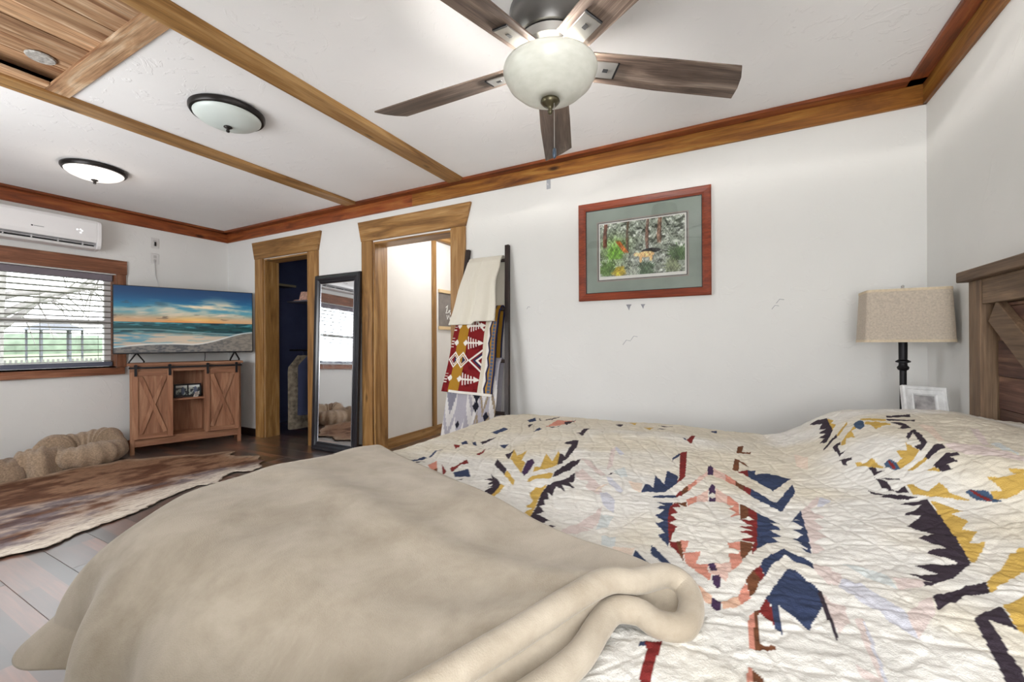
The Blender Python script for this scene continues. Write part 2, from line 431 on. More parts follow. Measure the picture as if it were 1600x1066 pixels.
def crown(name, label, a, b, inward, ax):
    """two boards: one flat on the ceiling, one on the wall"""
    t = struct(thing(name, label, None, a)); L = (Vector(b) - Vector(a)).length; mt = M_CROWN[ax]
    d = (Vector(b) - Vector(a)).normalized(); n = Vector(inward)
    def board(nm_, n0, n1, z0, z1, l0, l1, m):
        mb = MB(); P = lambda s, u, z: tuple(d * s + n * u + Vector((0, 0, z)))
        vs = [P(s, u, z) for s in (l0, l1) for u, z in ((n0, z0), (n1, z0), (n1, z1), (n0, z1))]
        mb.add(vs, [(0, 1, 2, 3), (7, 6, 5, 4), (0, 4, 5, 1), (1, 5, 6, 2), (2, 6, 7, 3), (3, 7, 4, 0)])
        mb.build(nm_, m, t, bevel=0.0015)
    cuts = [0, L * 0.46, L] if L > 4 else [0, L]
    for i in range(len(cuts) - 1):
        board('ceiling_board', 0.018, 0.088, -0.02, 0.0, cuts[i], cuts[i + 1] - 0.001, mt)
        board('wall_board', 0.0, 0.018, -0.122, 0.0, cuts[i], cuts[i + 1] - 0.001, M_CROWN2[ax] if (i == 1 or L < 3.4) and name != 'trim_4' else mt)
    return t
crown('trim_3', 'stained crown boards above the framed picture', (XT, YP, H), (XB, YP, H), (0, -1, 0), 0)
crown('trim_4', 'stained crown boards above the air conditioner', (XT, YN, H), (XT, YP, H), (1, 0, 0), 1)
crown('trim_5', 'stained crown boards above the headboard', (XB, YN, H), (XB, YP, H), (-1, 0, 0), 1)

# attic hatch: frame board across, boarded recess above
hat = struct(thing('trim_6', 'boarded wooden ceiling hatch between the beams', None, (HX[0], HY[0], H)))
WX = HX[1] - HX[0]; WYh = HY[1] - HY[0]
MB().box((-0.03, WYh - 0.045, -0.014), (WX + 0.03, WYh + 0.045, 0.004)).build('cross_board', M_HATCH[0], hat, bevel=0.001)
MB().box((0.0, 0.0, -0.012), (0.075, WYh - 0.047, 0.006)).build('edge_board', M_HATCH[1], hat, bevel=0.001)
k = 0; x = 0.0
while x < WX:
    w = random.choice((0.13, 0.16, 0.145)); w = min(w, WX - x)
    MB().box((x + 0.001, 0, 0.055 + 0.004 * (k % 2)), (x + w - 0.001, WYh, 0.075)).build('plank', M_HATCH[1], hat, bevel=0.001)
    x += w; k += 1
MB().box((-0.01, 0, 0.0), (0.0, WYh, 0.075)).build('side_board', M_HATCH[1], hat)
MB().box((WX, 0, 0.0), (WX + 0.01, WYh, 0.075)).build('side_board', M_HATCH[1], hat)
MB().box((0, WYh, 0.004), (WX, WYh + 0.01, 0.075)).build('side_board', M_HATCH[0], hat)
MB().lathe([(0.0, 0.0), (0.05, 0.0), (0.055, 0.006), (0.0, 0.006)], (0.20, WYh - 0.11, 0.047), 20).build('paint_stain', plain('grey_dried_glue', rgb(168, 164, 158), 0.8, var=0.35, vscale=60, bump=0.5, bscale=90), hat)

# ------------------------------------------------------------------ doorways
def doorway(name, label, d, top, bl, br, z0, z1):
    t = struct(thing(name, label, None, (0, YP, 0)))
    x0, x1 = d
    MB().prism([(bl, z0), (br, z0), (top[1], z1), (top[0], z1)], 1, -0.026, 0.0).build('header_board', M_OAK[0], t, bevel=0.0015)
    MB().box((bl + 0.003, -0.022, 0), (x0 + 0.0, 0.0, z0 - 0.001)).build('casing_board', M_OAK[2], t, bevel=0.0015)
    MB().box((x1, -0.022, 0), (br - 0.003, 0.0, z0 - 0.001)).build('casing_board', M_OAK[2], t, bevel=0.0015)
    MB().box((x0, 0.0, 0), (x0 + 0.018, 0.165, DZ)).build('jamb_board', M_OAK[2], t, bevel=0.001)
    MB().box((x1 - 0.018, 0.0, 0), (x1, 0.165, DZ)).build('jamb_board', M_OAK[2], t, bevel=0.001)
    MB().box((x0 + 0.018, 0.0, DZ - 0.018), (x1 - 0.018, 0.165, DZ)).build('jamb_board', M_OAK[0], t, bevel=0.001)
    return t
doorway('door_1', 'closet doorway with flared pine header next to the television', D1, (-4.934, -3.757), -4.885, -3.804, 2.04, 2.235)
doorway('door_2', 'hall doorway with flared pine header behind the blanket ladder', D2, (-3.217, -1.916), -3.174, -1.973, 2.047, 2.238)

M_BASE = plain('dark_baseboard', rgb(46, 30, 26), 0.5, var=0.2)
MB().box((XT, YP - 0.012, 0), (-4.888, YP, 0.085)).build('baseboard_back', M_BASE)
b_ = bpy.data.objects['baseboard_back']; struct(b_)
struct(MB().box((-3.80, YP - 0.012, 0), (-3.178, YP, 0.085)).build('baseboard_centre', M_BASE))
struct(MB().box((-1.97, YP - 0.012, 0), (XB, YP, 0.085)).build('baseboard_right', M_BASE))
struct(MB().box((XT, YN, 0), (XT + 0.012, YP - 0.013, 0.095)).build('baseboard_left', M_WIN[1]))

# closet behind door 1
M_NAVY = plain('navy_closet_paint', rgb(96, 102, 138), 0.7, var=0.1)
cm = MB(); X0, X1, Y1 = -5.45, -3.45, 4.25
cm.box((X0 - 0.05, YPB, 0), (X0, Y1, H)); cm.box((X1, YPB, 0), (X1 + 0.05, Y1, H)); cm.box((X0 - 0.05, Y1, 0), (X1 + 0.05, Y1 + 0.05, H)); cm.box((X0 - 0.05, YPB, H), (X1 + 0.05, Y1 + 0.05, H + 0.05))
struct(cm.build('wall_closet', M_NAVY), 'dark closet interior')
sh = thing('closet_shelf', 'pale edged shelf on the side wall inside the dark closet', 'shelf', (X0, 3.12, 1.83))
MB().box((0, 0.0, 0), (0.24, 0.54, 0.016)).build('board', plain('closet_shelf_board', rgb(92, 88, 96), 0.7, var=0.1), sh)
MB().box((0.24, 0.0, -0.006), (0.252, 0.54, 0.022)).build('edge_strip', plain('pale_edge', rgb(196, 186, 150), 0.7, var=0.1), sh)
s2 = thing('closet_shelf', 'upper closet shelf carrying the woven hat', 'shelf', (-4.95, 3.36, 1.585))
MB().box((0, 0.0, 0), (X1 + 4.95, 0.34, 0.018)).build('board', bpy.data.materials['closet_shelf_board'], s2)
for x in (0.05, 1.3): MB().box((x, 0.30, -0.16), (x + 0.02, 0.34, -0.0005)).build('bracket', M_BLACK, s2)
rod = MB().tube([(-4.85, 3.33, 0.99), (X1, 3.33, 0.99)], 0.012, 10).build('closet_rod', M_BLACK)
tag(rod, 'dark round hanging rod in the closet', 'rod')
def garment(label, x, w, z0, z1, mat, cat, ph):
    t = thing('hanging_garment', label, cat, (x, 3.33, 0.99), 0.0)
    P = np.zeros((26, 20, 3)); U = np.linspace(0, 2 * np.pi, 26, endpoint=False); V = np.linspace(0, 1, 20)
    for i, u in enumerate(U):
        for j, v in enumerate(V):
            r = (0.05 + 0.03 * v + 0.012 * math.sin(3 * u + ph + 5 * v)); s = w * (0.35 + 0.65 * min(1, v * 6))
            P[i, j] = (r * math.cos(u), s * math.sin(u), -0.06 - v * (z1 - z0))
    me = grid_mesh('cloth', P, closed_u=True); put('cloth', me, mat, t)
    MB().tube([(0, 0, -0.06), (0, 0, -0.016), (0.0, 0.018, 0.006), (0, 0.0, 0.0165), (0, -0.018, 0.006)], 0.003, 6).build('hanger_hook', M_BLACK, t)
    return t
garment('long mottled grey and brown coat hanging at the closet edge', -4.60, 0.20, 0.12, 0.98, plain('mottled_coat', rgb(104, 94, 80), 0.9, var=0.6, vscale=22), 'coat', 0.0)
garment('dark blue jacket hanging behind the mottled coat', -4.42, 0.20, 0.30, 0.98, plain('blue_jacket', rgb(30, 36, 62), 0.9, var=0.15), 'jacket', 2.0)
hat_o = MB().lathe([(0.0, 0.12), (0.07, 0.115), (0.085, 0.05), (0.09, 0.012), (0.15, 0.006), (0.15, 0.0), (0.0, 0.0)], (-4.76, 3.50, 1.604), 24).build('straw_hat', plain('pinkish_straw', rgb(214, 170, 150), 0.9, var=0.4, vscale=50), smooth=True)
tag(hat_o, 'pinkish tan woven hat on the closet shelf', 'hat')

# hall behind door 2
M_HALL = plain('hall_white_paint', rgb(236, 232, 226), 0.7, var=0.02, bump=0.05)
hm = MB(); HX0, HX1, HY1 = -3.10, -1.80, 5.15
hm.box((HX0 - 0.05, YPB, 0), (HX0, HY1, H)); hm.box((HX1, YPB, 0), (HX1 + 0.05, HY1, H)); hm.box((HX0, HY1, 0), (HX1, HY1 + 0.05, H)); hm.box((HX0 - 0.05, YPB, H), (HX1 + 0.05, HY1 + 0.05, H + 0.05))
struct(hm.build('wall_hall', M_HALL), 'white walls of the hall beyond the doorway')
ht = struct(thing('trim_7', 'pine trim boards in the hall', None, (HX0, 3.1, 0)))
MB().box((0.0, 0.0, 0.0), (0.016, 2.0, 0.105)).build('base_board', M_OAK[1], ht, bevel=0.001)
MB().box((0.0, 0.79, 0.105), (0.02, 0.86, H - 0.15)).build('corner_board', M_OAK[2], ht, bevel=0.001)
MB().box((0.0, 0.72, H - 0.15), (0.05, 2.0, H - 0.06)).build('crown_board', M_OAK[1], ht, bevel=0.001)
# scroll banner on the hall wall
bn = thing('scroll_banner', 'grey cloth scroll with white script hanging in the hall', 'wall hanging', (HX0 + 0.005, 4.32, 1.47))
MB().box((0, -0.30, -0.20), (0.004, 0.30, 0.20)).build('cloth', plain('grey_chalk_cloth', rgb(132, 124, 118), 0.9, var=0.12, vscale=14), bn)
for z in (0.20, -0.24): MB().box((-0.002, -0.31, z), (0.02, 0.31, z + 0.04)).build('wood_strip', plain('pale_strip', rgb(226, 196, 150), 0.6, var=0.08), bn, bevel=0.002)
M_CHALK = plain('white_script', rgb(240, 238, 232), 0.8, var=0.02)
for pth in ([(-0.17, 0.03), (-0.13, 0.06), (-0.15, 0.0), (-0.17, -0.04), (-0.12, -0.03), (-0.10, 0.0)], [(-0.10, 0.0), (-0.08, -0.05), (-0.06, 0.0), (-0.10, 0.0)], [(-0.15, -0.06), (-0.14, -0.11), (-0.11, -0.06), (-0.09, -0.11), (-0.06, -0.06), (-0.03, -0.1)], [(0.0, 0.05), (0.02, -0.04), (0.06, 0.03), (0.1, -0.04), (0.14, 0.02)]):
    MB().tube([(0.006, a, b) for a, b in pth], 0.005, 6).build('script_stroke', M_CHALK, bn)
# unseen ceiling lamp, added to brighten the hall
hl = thing('hall_fill_lamp', 'round flush ceiling lamp added out of view to light the hall', 'lamp', (-2.45, 3.75, H))
MB().lathe([(0.0, 0.0), (0.15, 0.0), (0.15, -0.02), (0.13, -0.05), (0.0, -0.07)], (0, 0, 0), 24).build('glass', plain('hall_glass', rgb(250, 246, 238), 0.4, emit=(1, 0.95, 0.86, 1), es=3.0, var=0.01), hl, smooth=True)
pl = bpy.data.lights.new('hall_fill_bulb', 'POINT'); pl.energy = 19; pl.color = (0.95, 0.97, 1.0); pl.shadow_soft_size = 0.12
po = bpy.data.objects.new('hall_fill_bulb', pl); COL.objects.link(po); po.parent = hl; po.location = (0, 0, -0.18)

# ------------------------------------------------------------------ window 1 with trim and blind
w1 = struct(thing('window_1', 'white framed window with brown wood trim below the air conditioner', None, (XT, 0, 0)))
MB().box((0, 0.53, 1.775), (0.024, 1.965, 1.912)).build('header_board', M_WIN[1], w1, bevel=0.0015)
MB().box((0, WY[1], 0.845), (0.02, 1.958, 1.774)).build('casing_board', M_WIN[2], w1, bevel=0.0015)
MB().box((0, 0.545, 0.845), (0.02, WY[0], 1.774)).build('casing_board', M_WIN[2], w1, bevel=0.0015)
MB().box((-0.10, WY[0], 0.842), (0.0, WY[1], 0.855)).build('inner_sill', M_WHITE, w1)
MB().box((0, 0.53, 0.775), (0.04, 1.94, 0.844)).build('sill_board', M_WIN[1], w1, bevel=0.003)
MB().box((-0.13, WY[1] - 0.012, 0.856), (0.0, WY[1], WZ[1])).build('reveal_board', M_WIN[2], w1)
MB().box((-0.13, WY[0], 0.856), (0.0, WY[0] + 0.012, WZ[1])).build('reveal_board', M_WIN[2], w1)
fm = MB(); ya, yb = WY[0] + 0.012, WY[1] - 0.012; xa, xb = -0.125, -0.085
fm.box((xa, ya, 0.857), (xb, ya + 0.05, WZ[1])); fm.box((xa, yb - 0.05, 0.857), (xb, yb, WZ[1])); fm.box((xa, ya + 0.05, 0.857), (xb, yb - 0.05, 0.90)); fm.box((xa, ya + 0.05, WZ[1] - 0.045), (xb, yb - 0.05, WZ[1])); fm.box((xa, ya + 0.05, 1.268), (xb + 0.01, yb - 0.05, 1.312))
fm.build('sash_frame', plain('window_vinyl', rgb(222, 220, 218), 0.4, var=0.02), w1)
def glass_mat(name='window_glass', ior=1.45):
    m = bpy.data.materials.new(name); m.use_nodes = True; nt = m.node_tree
    for n in list(nt.nodes):
        if n.type != 'OUTPUT_MATERIAL': nt.nodes.remove(n)
    out = nt.nodes['Material Output']; t = N(nt, 'ShaderNodeBsdfTransparent'); g = N(nt, 'ShaderNodeBsdfGlossy'); g.inputs['Roughness'].default_value = 0.02
    f = N(nt, 'ShaderNodeFresnel'); f.inputs['IOR'].default_value = ior
    mx = N(nt, 'ShaderNodeMixShader'); nt.links.new(f.outputs[0], mx.inputs[0]); nt.links.new(t.outputs[0], mx.inputs[1]); nt.links.new(g.outputs[0], mx.inputs[2]); nt.links.new(mx.outputs[0], out.inputs[0])
    return m
M_GLASS = glass_mat()
for z0, z1 in ((0.90, 1.268), (1.312, WZ[1] - 0.045)):
    MB().box((-0.107, ya + 0.05, z0), (-0.103, yb - 0.05, z1)).build('pane', M_GLASS, w1)

bl = thing('window_blind', 'open horizontal slat blind hanging in the window', 'blind', (XT - 0.042, (WY[0] + WY[1]) / 2, 0.856))
hw = (WY[1] - WY[0]) / 2 - 0.022
M_SLAT = plain('pale_grey_slat', rgb(124, 120, 112), 0.5, var=0.02)
M_VAL = plain('grey_valance', rgb(116, 108, 116), 0.6, var=0.06)
MB().box((-0.028, -hw, 0.845), (0.030, hw, 0.905)).build('headrail', M_VAL, bl, bevel=0.002)
MB().box((-0.026, -hw, 0.004), (0.026, hw, 0.046)).build('bottom_rail', plain('blind_rail', rgb(92, 96, 112), 0.5, var=0.05), bl, bevel=0.003)
sl = MB().prism([(-0.025, -0.0018), (0, 0.0012), (0.025, -0.0018), (0.025, 0.0018), (0, 0.0048), (-0.025, 0.0018)], 1, -hw, hw)
me = sl.build('slat', M_SLAT, bl, loc=(0, 0, 0.056)).data
z = 0.110
while z < 0.84:
    put('slat', me, M_SLAT, bl, loc=(0, 0, z), rot=(0, math.radians(-7), 0)); z += 0.0535
for y in (-hw + 0.10, -0.12, 0.12, hw - 0.10):
    MB().tube([(0.0, y, 0.02), (0.0, y, 0.85)], 0.0016, 6).build('lift_cord', M_SLAT, bl)

# ------------------------------------------------------------------ outdoors
M_LAWN = plain('pale_lawn', rgb(104, 118, 88), 0.9, var=0.15, vscale=1.5)
lawn = struct(MB().box((-140, -60, -0.62), (-5.9, 90, -0.5)).build('ground', M_LAWN), 'lawn outside the window')
tr = thing('tree', 'large bare grey tree outside the window', 'tree', (-9.3, 1.75, -0.5))
M_BARK = plain('grey_bark', rgb(142, 138, 135), 0.9, var=0.2, vscale=12, bump=0.4, bscale=20)
MB().tube([(0, 0, 0), (0.02, 0.0, 0.9), (-0.03, 0.04, 1.9), (0.0, 0.1, 2.8), (0.05, 0.2, 3.8)], [0.24, 0.2, 0.18, 0.15, 0.11], 14).build('trunk', M_BARK, tr, smooth=True)
rnd = random.Random(3)
for k, (z, dy, dz, dx) in enumerate([(1.9, 2.4, 1.1, 0.3), (2.2, 2.6, 0.5, -0.5), (2.5, 2.0, 1.3, 0.6), (1.7, 1.5, 0.9, -0.8), (2.8, 2.8, 0.2, 0.1), (2.0, -1.8, 1.4, 0.2)]):
    p = [(0, 0.05, z)]; n = 9
    for i in range(1, n):
        f = i / (n - 1); p.append((dx * f + rnd.uniform(-.06, .06), 0.05 + dy * f, z + dz * math.sin(f * 1.6) + rnd.uniform(-.06, .06)))
    br = MB().tube(p, [0.055 * (1 - 0.85 * i / (n - 1)) for i in range(n)], 8).build('branch', M_BARK, tr, smooth=True)
    tw = MB()
    for i in range(2, n):
        for s in range(3):
            q = Vector(p[i]); d = Vector((rnd.uniform(-.5, .5), rnd.uniform(-.2, .8), rnd.uniform(-.7, .6)))
            tw.tube([q, q + d * 0.4, q + d * 0.8 + Vector((0, 0, -0.12))], [0.014, 0.009, 0.004], 5)
    tw.build('twigs', M_BARK, br)
gz = thing('gazebo', 'round gazebo with conical roof beyond the lawn', 'gazebo', (-57, 15.2, -0.5))
M_GREY = plain('grey_roof', rgb(96, 98, 104), 0.8, var=0.1)
MB().lathe([(2.2, 2.95), (1.2, 3.5), (0.0, 4.0)], (0, 0, 0), 24).build('roof', M_GREY, gz)
for k in range(6):
    a = k * math.pi / 3 + 0.3
    MB().box((1.8 * math.cos(a) - 0.07, 1.8 * math.sin(a) - 0.07, 0), (1.8 * math.cos(a) + 0.07, 1.8 * math.sin(a) + 0.07, 2.95)).build('post', M_GREY, gz)
pv = thing('porch_shelter', 'long low porch shelter beside the gazebo', 'shelter', (-56, 20.0, -0.5))
MB().prism([(-2, 2.75), (2, 2.75), (0, 3.25)], 1, -1.2, 7.0).build('roof', M_GREY, pv)
for k in range(5): MB().box((1.8, -1.0 + 1.9 * k, 0), (1.95, -0.85 + 1.9 * k, 2.75)).build('post', plain('white_post', rgb(170, 174, 176), 0.6, var=0.02) if k == 0 else bpy.data.materials['white_post'], pv)
MB().box((-1.9, -1.0, 0), (-1.8, 6.9, 2.7)).build('back_wall', plain('pale_blue_panel', rgb(140, 158, 164), 0.6, var=0.05), pv)
fc = thing('rail_fence', 'grey picket rail fence on the lawn outside', 'fence', (-24, 2.0, -0.5))
M_FEN = plain('fence_grey', rgb(112, 110, 106), 0.9, var=0.1)
pk = MB().box((-0.02, -0.03, 0), (0.02, 0.03, 1.0)).build('picket', M_FEN, fc, loc=(0, 0, 0)).data
for k in range(1, 44): put('picket', pk, M_FEN, fc, loc=(0, 0.14 * k, 0))
for z in (0.3, 0.8): MB().box((0.02, -0.1, z), (0.05, 6.2, z + 0.08)).build('rail', M_FEN, fc)
hg = MB()
P = np.zeros((60, 12, 3)); ys = np.linspace(-30, 80, 60); an = np.linspace(0, np.pi, 12)
for i, yy in enumerate(ys):
    hh = 3.0 + 1.3 * vnoise(np.array([i * 0.45]), np.array([0.3]), 5)[0]
    for j, a in enumerate(an): P[i, j] = (3 * math.cos(a), yy, hh * math.sin(a) * (0.9 + 0.2 * vnoise(np.array([i * 1.7]), np.array([j * 1.3]), 9)[0]))
hd = put('tree_line', grid_mesh('tree_line', P), plain('far_foliage', rgb(108, 122, 104), 0.9, var=0.3, vscale=0.7), None, loc=(-110, 0, -0.5))
hd['kind'] = 'stuff'; tag(hd, 'pale green tree line far beyond the lawn', 'trees')

# ------------------------------------------------------------------ air conditioner
ac = thing('air_conditioner', 'white wall mounted split air conditioner above the window', 'air conditioner', (XT, 0.90, 1.955))
LA = 0.815
prof = [(0, 0.02), (0.10, 0.0), (0.165, 0.012), (0.185, 0.03), (0.150, 0.036), (0.150, 0.060), (0.205, 0.066), (0.214, 0.10), (0.214, 0.24), (0.20, 0.268), (0.0, 0.272)]
MB().prism(prof, 1, 0.0, LA - 0.035).build('body', M_WHITE, ac, bevel=0.002)
MB().prism([(0, 0.02), (0.10, 0.0), (0.18, 0.012), (0.205, 0.04), (0.214, 0.10), (0.214, 0.24), (0.20, 0.268), (0, 0.272)], 1, LA - 0.0345, LA).build('end_cap', M_WHITE, ac, bevel=0.006)
MB().box((0.1502, 0.01, 0.0365), (0.1525, LA - 0.04, 0.0595)).build('air_slot', M_DARK, ac)
MB().box((0.156, 0.012, 0.047), (0.198, LA - 0.042, 0.0505)).build('louver', plain('louver_grey', rgb(205, 203, 205), 0.4, var=0.02), ac)
for k in range(5): MB().box((0.1525, 0.05 + 0.16 * k, 0.037), (0.175, 0.056 + 0.16 * k, 0.059)).build('vane', M_WHITE, ac)
MB().box((0.2135, 0.36, 0.128), (0.2150, 0.372, 0.138)).build('logo_dot', M_DARK, ac)
MB().box((0.2135, 0.376, 0.130), (0.2148, 0.436, 0.136)).build('logo_line', plain('logo_grey', rgb(150, 150, 152), 0.5, var=0.05), ac)
M_LED = plain('led_white', rgb(255, 255, 255), 0.5, emit=(1, 1, 1, 1), es=2.0, var=0.01)
for y, z, s in ((0.64, 0.156, 0.009), (0.662, 0.160, 0.008), (0.672, 0.150, 0.009), (0.662, 0.132, 0.009)): MB().box((0.2135, y, z), (0.2152, y + s, z + s)).build('display_light', M_LED, ac)

for k, (z, lab) in enumerate(((2.15, 'upper white wall socket plate above the television'), (1.985, 'lower white wall socket plate above the television'))):
    p = thing('socket_plate', lab, 'socket', (XT, 2.205, z), group='socket plates above the television')
    MB().box((0, -0.038, -0.055), (0.007, 0.038, 0.055)).build('plate', plain('plate_white_%d' % k, rgb(214, 212, 210), 0.4, var=0.02), p, bevel=0.003)
    for zz in (-0.022, 0.02): MB().box((0.0068, -0.013, zz - 0.014), (0.0085, 0.013, zz + 0.014)).build('outlet', plain('outlet_grey', rgb(190, 188, 186), 0.5, var=0.05), p, bevel=0.002)
    if k == 0: MB().box((0.008, -0.005, -0.03), (0.02, 0.008, 0.012)).build('plug', M_DARK, p)
cd = MB().tube([(XT + 0.012, 2.20, 1.97), (XT + 0.012, 2.205, 1.80), (XT + 0.03, 2.23, 1.70), (XT + 0.05, 2.25, 1.50), (XT + 0.05, 2.24, 1.10)], 0.0035, 6).build('power_cord', plain('cord_white', rgb(205, 205, 205), 0.5, var=0.02), smooth=True)
tag(cd, 'white cord hanging from the socket plates behind the television', 'cord')

# ------------------------------------------------------------------ television stand
SA = math.atan2(0.936, 0.352); SL = (-5.14, 1.87, 0)
st = thing('television_stand', 'brown barn door cabinet under the television', 'cabinet', SL, SA)
W, DP = 0.91, 0.26
MB().box((-0.02, -0.015, 0.862), (W + 0.02, DP + 0.005, 0.887)).build('top_board', M_STD[0], st, bevel=0.002)
MB().box((0.0, 0.0, 0.80), (W, 0.018, 0.861)).build('upper_rail', M_STD[0], st, bevel=0.001)
for x in (0.0, W - 0.034):
    MB().box((x, 0.0, 0.0), (x + 0.034, 0.034, 0.80)).build('leg', M_STD[2], st, bevel=0.0015)
    MB().box((x, DP - 0.034, 0.0), (x + 0.034, DP, 0.861)).build('leg', M_STD[2], st, bevel=0.0015)
MB().box((0.002, 0.034, 0.075), (0.02, DP - 0.034, 0.861)).build('side_panel', M_STD[2], st)
MB().box((W - 0.02, 0.034, 0.075), (W - 0.002, DP - 0.034, 0.861)).build('side_panel', M_STD[2], st)
MB().box((0.034, 0.004, 0.075), (W - 0.034, 0.024, 0.155)).build('bottom_rail', M_STD[0], st, bevel=0.001)
MB().box((0.02, 0.024, 0.14), (W - 0.02, DP - 0.01, 0.155)).build('bottom_board', M_STD[0], st)
MB().box((0.02, DP - 0.012, 0.14), (W - 0.02, DP - 0.004, 0.861)).build('back_panel', M_STD[2], st)
for x in (0.318, 0.592): MB().box((x - 0.009, 0.02, 0.155), (x + 0.009, DP - 0.012, 0.80)).build('divider', M_STD[2], st)
MB().box((0.327, 0.03, 0.50), (0.583, DP - 0.012, 0.516)).build('shelf_board', M_STD[0], st)
def barn_door(x0, x1):
    z0, z1 = 0.15, 0.81
    d = MB().box((x0, -0.016, z0), (x1, -0.006, z1)).build('door', M_STD[2], st)
    s = 0.045
    for a, b in ((x0, x0 + s), (x1 - s, x1)): MB().box((a, -0.028, z0), (b, -0.0165, z1)).build('stile', M_STD[2], d, bevel=0.0015)
    for a, b in ((z0, z0 + s), (z1 - s, z1)): MB().box((x0 + s, -0.0265, a), (x1 - s, -0.0165, b)).build('door_rail', M_STD[0], d, bevel=0.0015)
    ax, bx, az, bz = x0 + s + 0.004, x1 - s - 0.004, z0 + s + 0.01, z1 - s - 0.01
    MB().bar((ax + 0.012, -0.0165, bz), (bx - 0.012, -0.0165, az), 0.034, 0.013, (0, -1, 0)).build('cross_brace', M_STD[2], d, bevel=0.0015)
    MB().bar((ax + 0.012, -0.0170, az), (bx - 0.012, -0.0170, bz), 0.034, 0.0105, (0, -1, 0)).build('cross_brace', M_STD[2], d, bevel=0.0015)
    return d
d1 = barn_door(0.018, 0.325); d2 = barn_door(0.585, W - 0.018)
MB().box((-0.005, -0.034, 0.834), (W + 0.005, -0.029, 0.852)).build('track', M_BLACK, st, bevel=0.001)
for x in (0.0, W * 0.5, W): MB().tube([(x, -0.034, 0.843), (x, 0.0, 0.843)], 0.006, 8).build('track_bolt', M_BLACK, st)
for d, xx in ((d1, (0.045, 0.30)), (d2, (0.61, W - 0.045))):
    for x in xx:
        h = MB().box((x - 0.010, -0.039, 0.762), (x + 0.010, -0.0345, 0.862)); h.lathe([(0.0, -0.004), (0.014, -0.004), (0.014, 0.004), (0.0, 0.004)], (x, -0.036, 0.862), 14, ax=1)
        h.build('hanger_strap', M_BLACK, d)

def at_stand(x, y, z):
    c, s = math.cos(SA), math.sin(SA); return (SL[0] + c * x - s * y, SL[1] + s * x + c * y, z)
# double photo frame on the cabinet shelf
pf = thing('double_photo_frame', 'black double photo frame on the cabinet shelf', 'photo frame', at_stand(0.455, 0.125, 0.5165), SA, rot=(math.radians(-9), 0, SA))
fm = MB()
for a, b in ((-0.115, -0.100), (-0.006, 0.006), (0.100, 0.115)): fm.box((a, -0.008, 0), (b, 0.008, 0.138))
fm.box((-0.115, -0.008, 0), (0.115, 0.008, 0.02)); fm.box((-0.115, -0.008, 0.122), (0.115, 0.008, 0.138)); fm.build('frame', M_BLACK, pf)
for k, x in enumerate((-0.053, 0.053)):
    n = 24; u, v = np.meshgrid(np.linspace(0, 1, n), np.linspace(0, 1, n), indexing='ij')
    P = np.stack([x - 0.047 + u * 0.094, 0 * u - 0.002, 0.02 + v * 0.102], -1)
    c = np.zeros((n, n, 3)) + np.array((170, 176, 166)); t = fbm(u * 4, v * 4, 30 + k)
    c = mixc(c, (52, 54, 58), sst(0.45, 0.6, t) * (1 - sst(0.6, 0.95, v))); c = mixc(c, (214, 218, 214), sst(0.72, 0.85, v))
    d = np.hypot((u - 0.62) / 0.16, (v - 0.45) / 0.4); c = mixc(c, (84, 92, 112), sst(1.1, 0.9, d))
    me = grid_mesh('photo', P); paint(me, c.reshape(-1, 3)); put('photo', me, vcol('photo_print_%d' % k, 0.4), pf)
orn = thing('striped_ornament', 'small pale striped ornament leaning before the double photo frame', 'ornament', at_stand(0.525, 0.075, 0.5165), SA)
MB().prism([(-0.03, 0), (0.012, 0), (0.022, 0.062), (0.010, 0.05), (-0.012, 0.054)], 1, -0.008, 0.008).build('body', plain('cream_ceramic', rgb(206, 196, 186), 0.5, var=0.05), orn, bevel=0.003)
for z in (0.014, 0.028, 0.04): MB().bar((-0.018, -0.0083, z), (0.012, -0.0083, z + 0.008), 0.006, 0.0015, (0, -1, 0)).build('stripe', plain('brown_stripe', rgb(60, 40, 34), 0.6, var=0.1) if 'brown_stripe' not in bpy.data.materials else bpy.data.materials['brown_stripe'], orn)
bd = MB().lathe([(0, 0), (0.02, 0.0), (0.030, 0.010), (0.02, 0.016), (0, 0.018)], (0, 0, 0), 18).build('dark_dish', plain('dark_brown_dish', rgb(50, 30, 26), 0.5, var=0.2), None, smooth=True, loc=at_stand(0.385, 0.062, 0.5165))
tag(bd, 'small dark dish below the left photo on the cabinet shelf', 'dish')

# ------------------------------------------------------------------ television
TW, THh = 1.165, 0.675
tv = thing('television', 'flat television showing a beach sunset on the cabinet', 'television', at_stand(0.462, 0.10, 0.8875), SA)
MB().box((-TW / 2, -0.004, 0.09), (TW / 2, 0.045, 0.09 + THh)).build('cabinet', plain('tv_black', rgb(22, 22, 26), 0.4, var=0.05), tv, bevel=0.004)
nu, nv = 420, 236
u, v = np.meshgrid(np.linspace(0, 1, nu), np.linspace(0, 1, nv), indexing='ij')
c = np.zeros((nu, nv, 3)) + np.array((12, 62, 108.0))
hz = 0.465
c = mixc(c, (18, 104, 150), sst(0.98, 0.72, v)); c = mixc(c, (86, 158, 176), sst(0.82, 0.60, v)); c = mixc(c, (214, 170, 128), sst(0.66, 0.50, v)); 
cl = fbm(u * 3.2 + v * 2.0, v * 11, 3, 5); band = np.exp(-((v - 0.70) / 0.13) ** 2)
c = mixc(c, (252, 226, 190), np.clip(sst(0.42, 0.68, cl) * band * sst(0.1, 0.5, u) * 1.1, 0, 1))
c = mixc(c, (240, 214, 186), np.clip(sst(0.50, 0.72, fbm(u * 4, v * 14 - u * 3, 12, 4)) * np.exp(-((v - 0.60) / 0.09) ** 2) * 0.9, 0, 1))
dk = fbm(u * 9, v * 22, 21, 4)
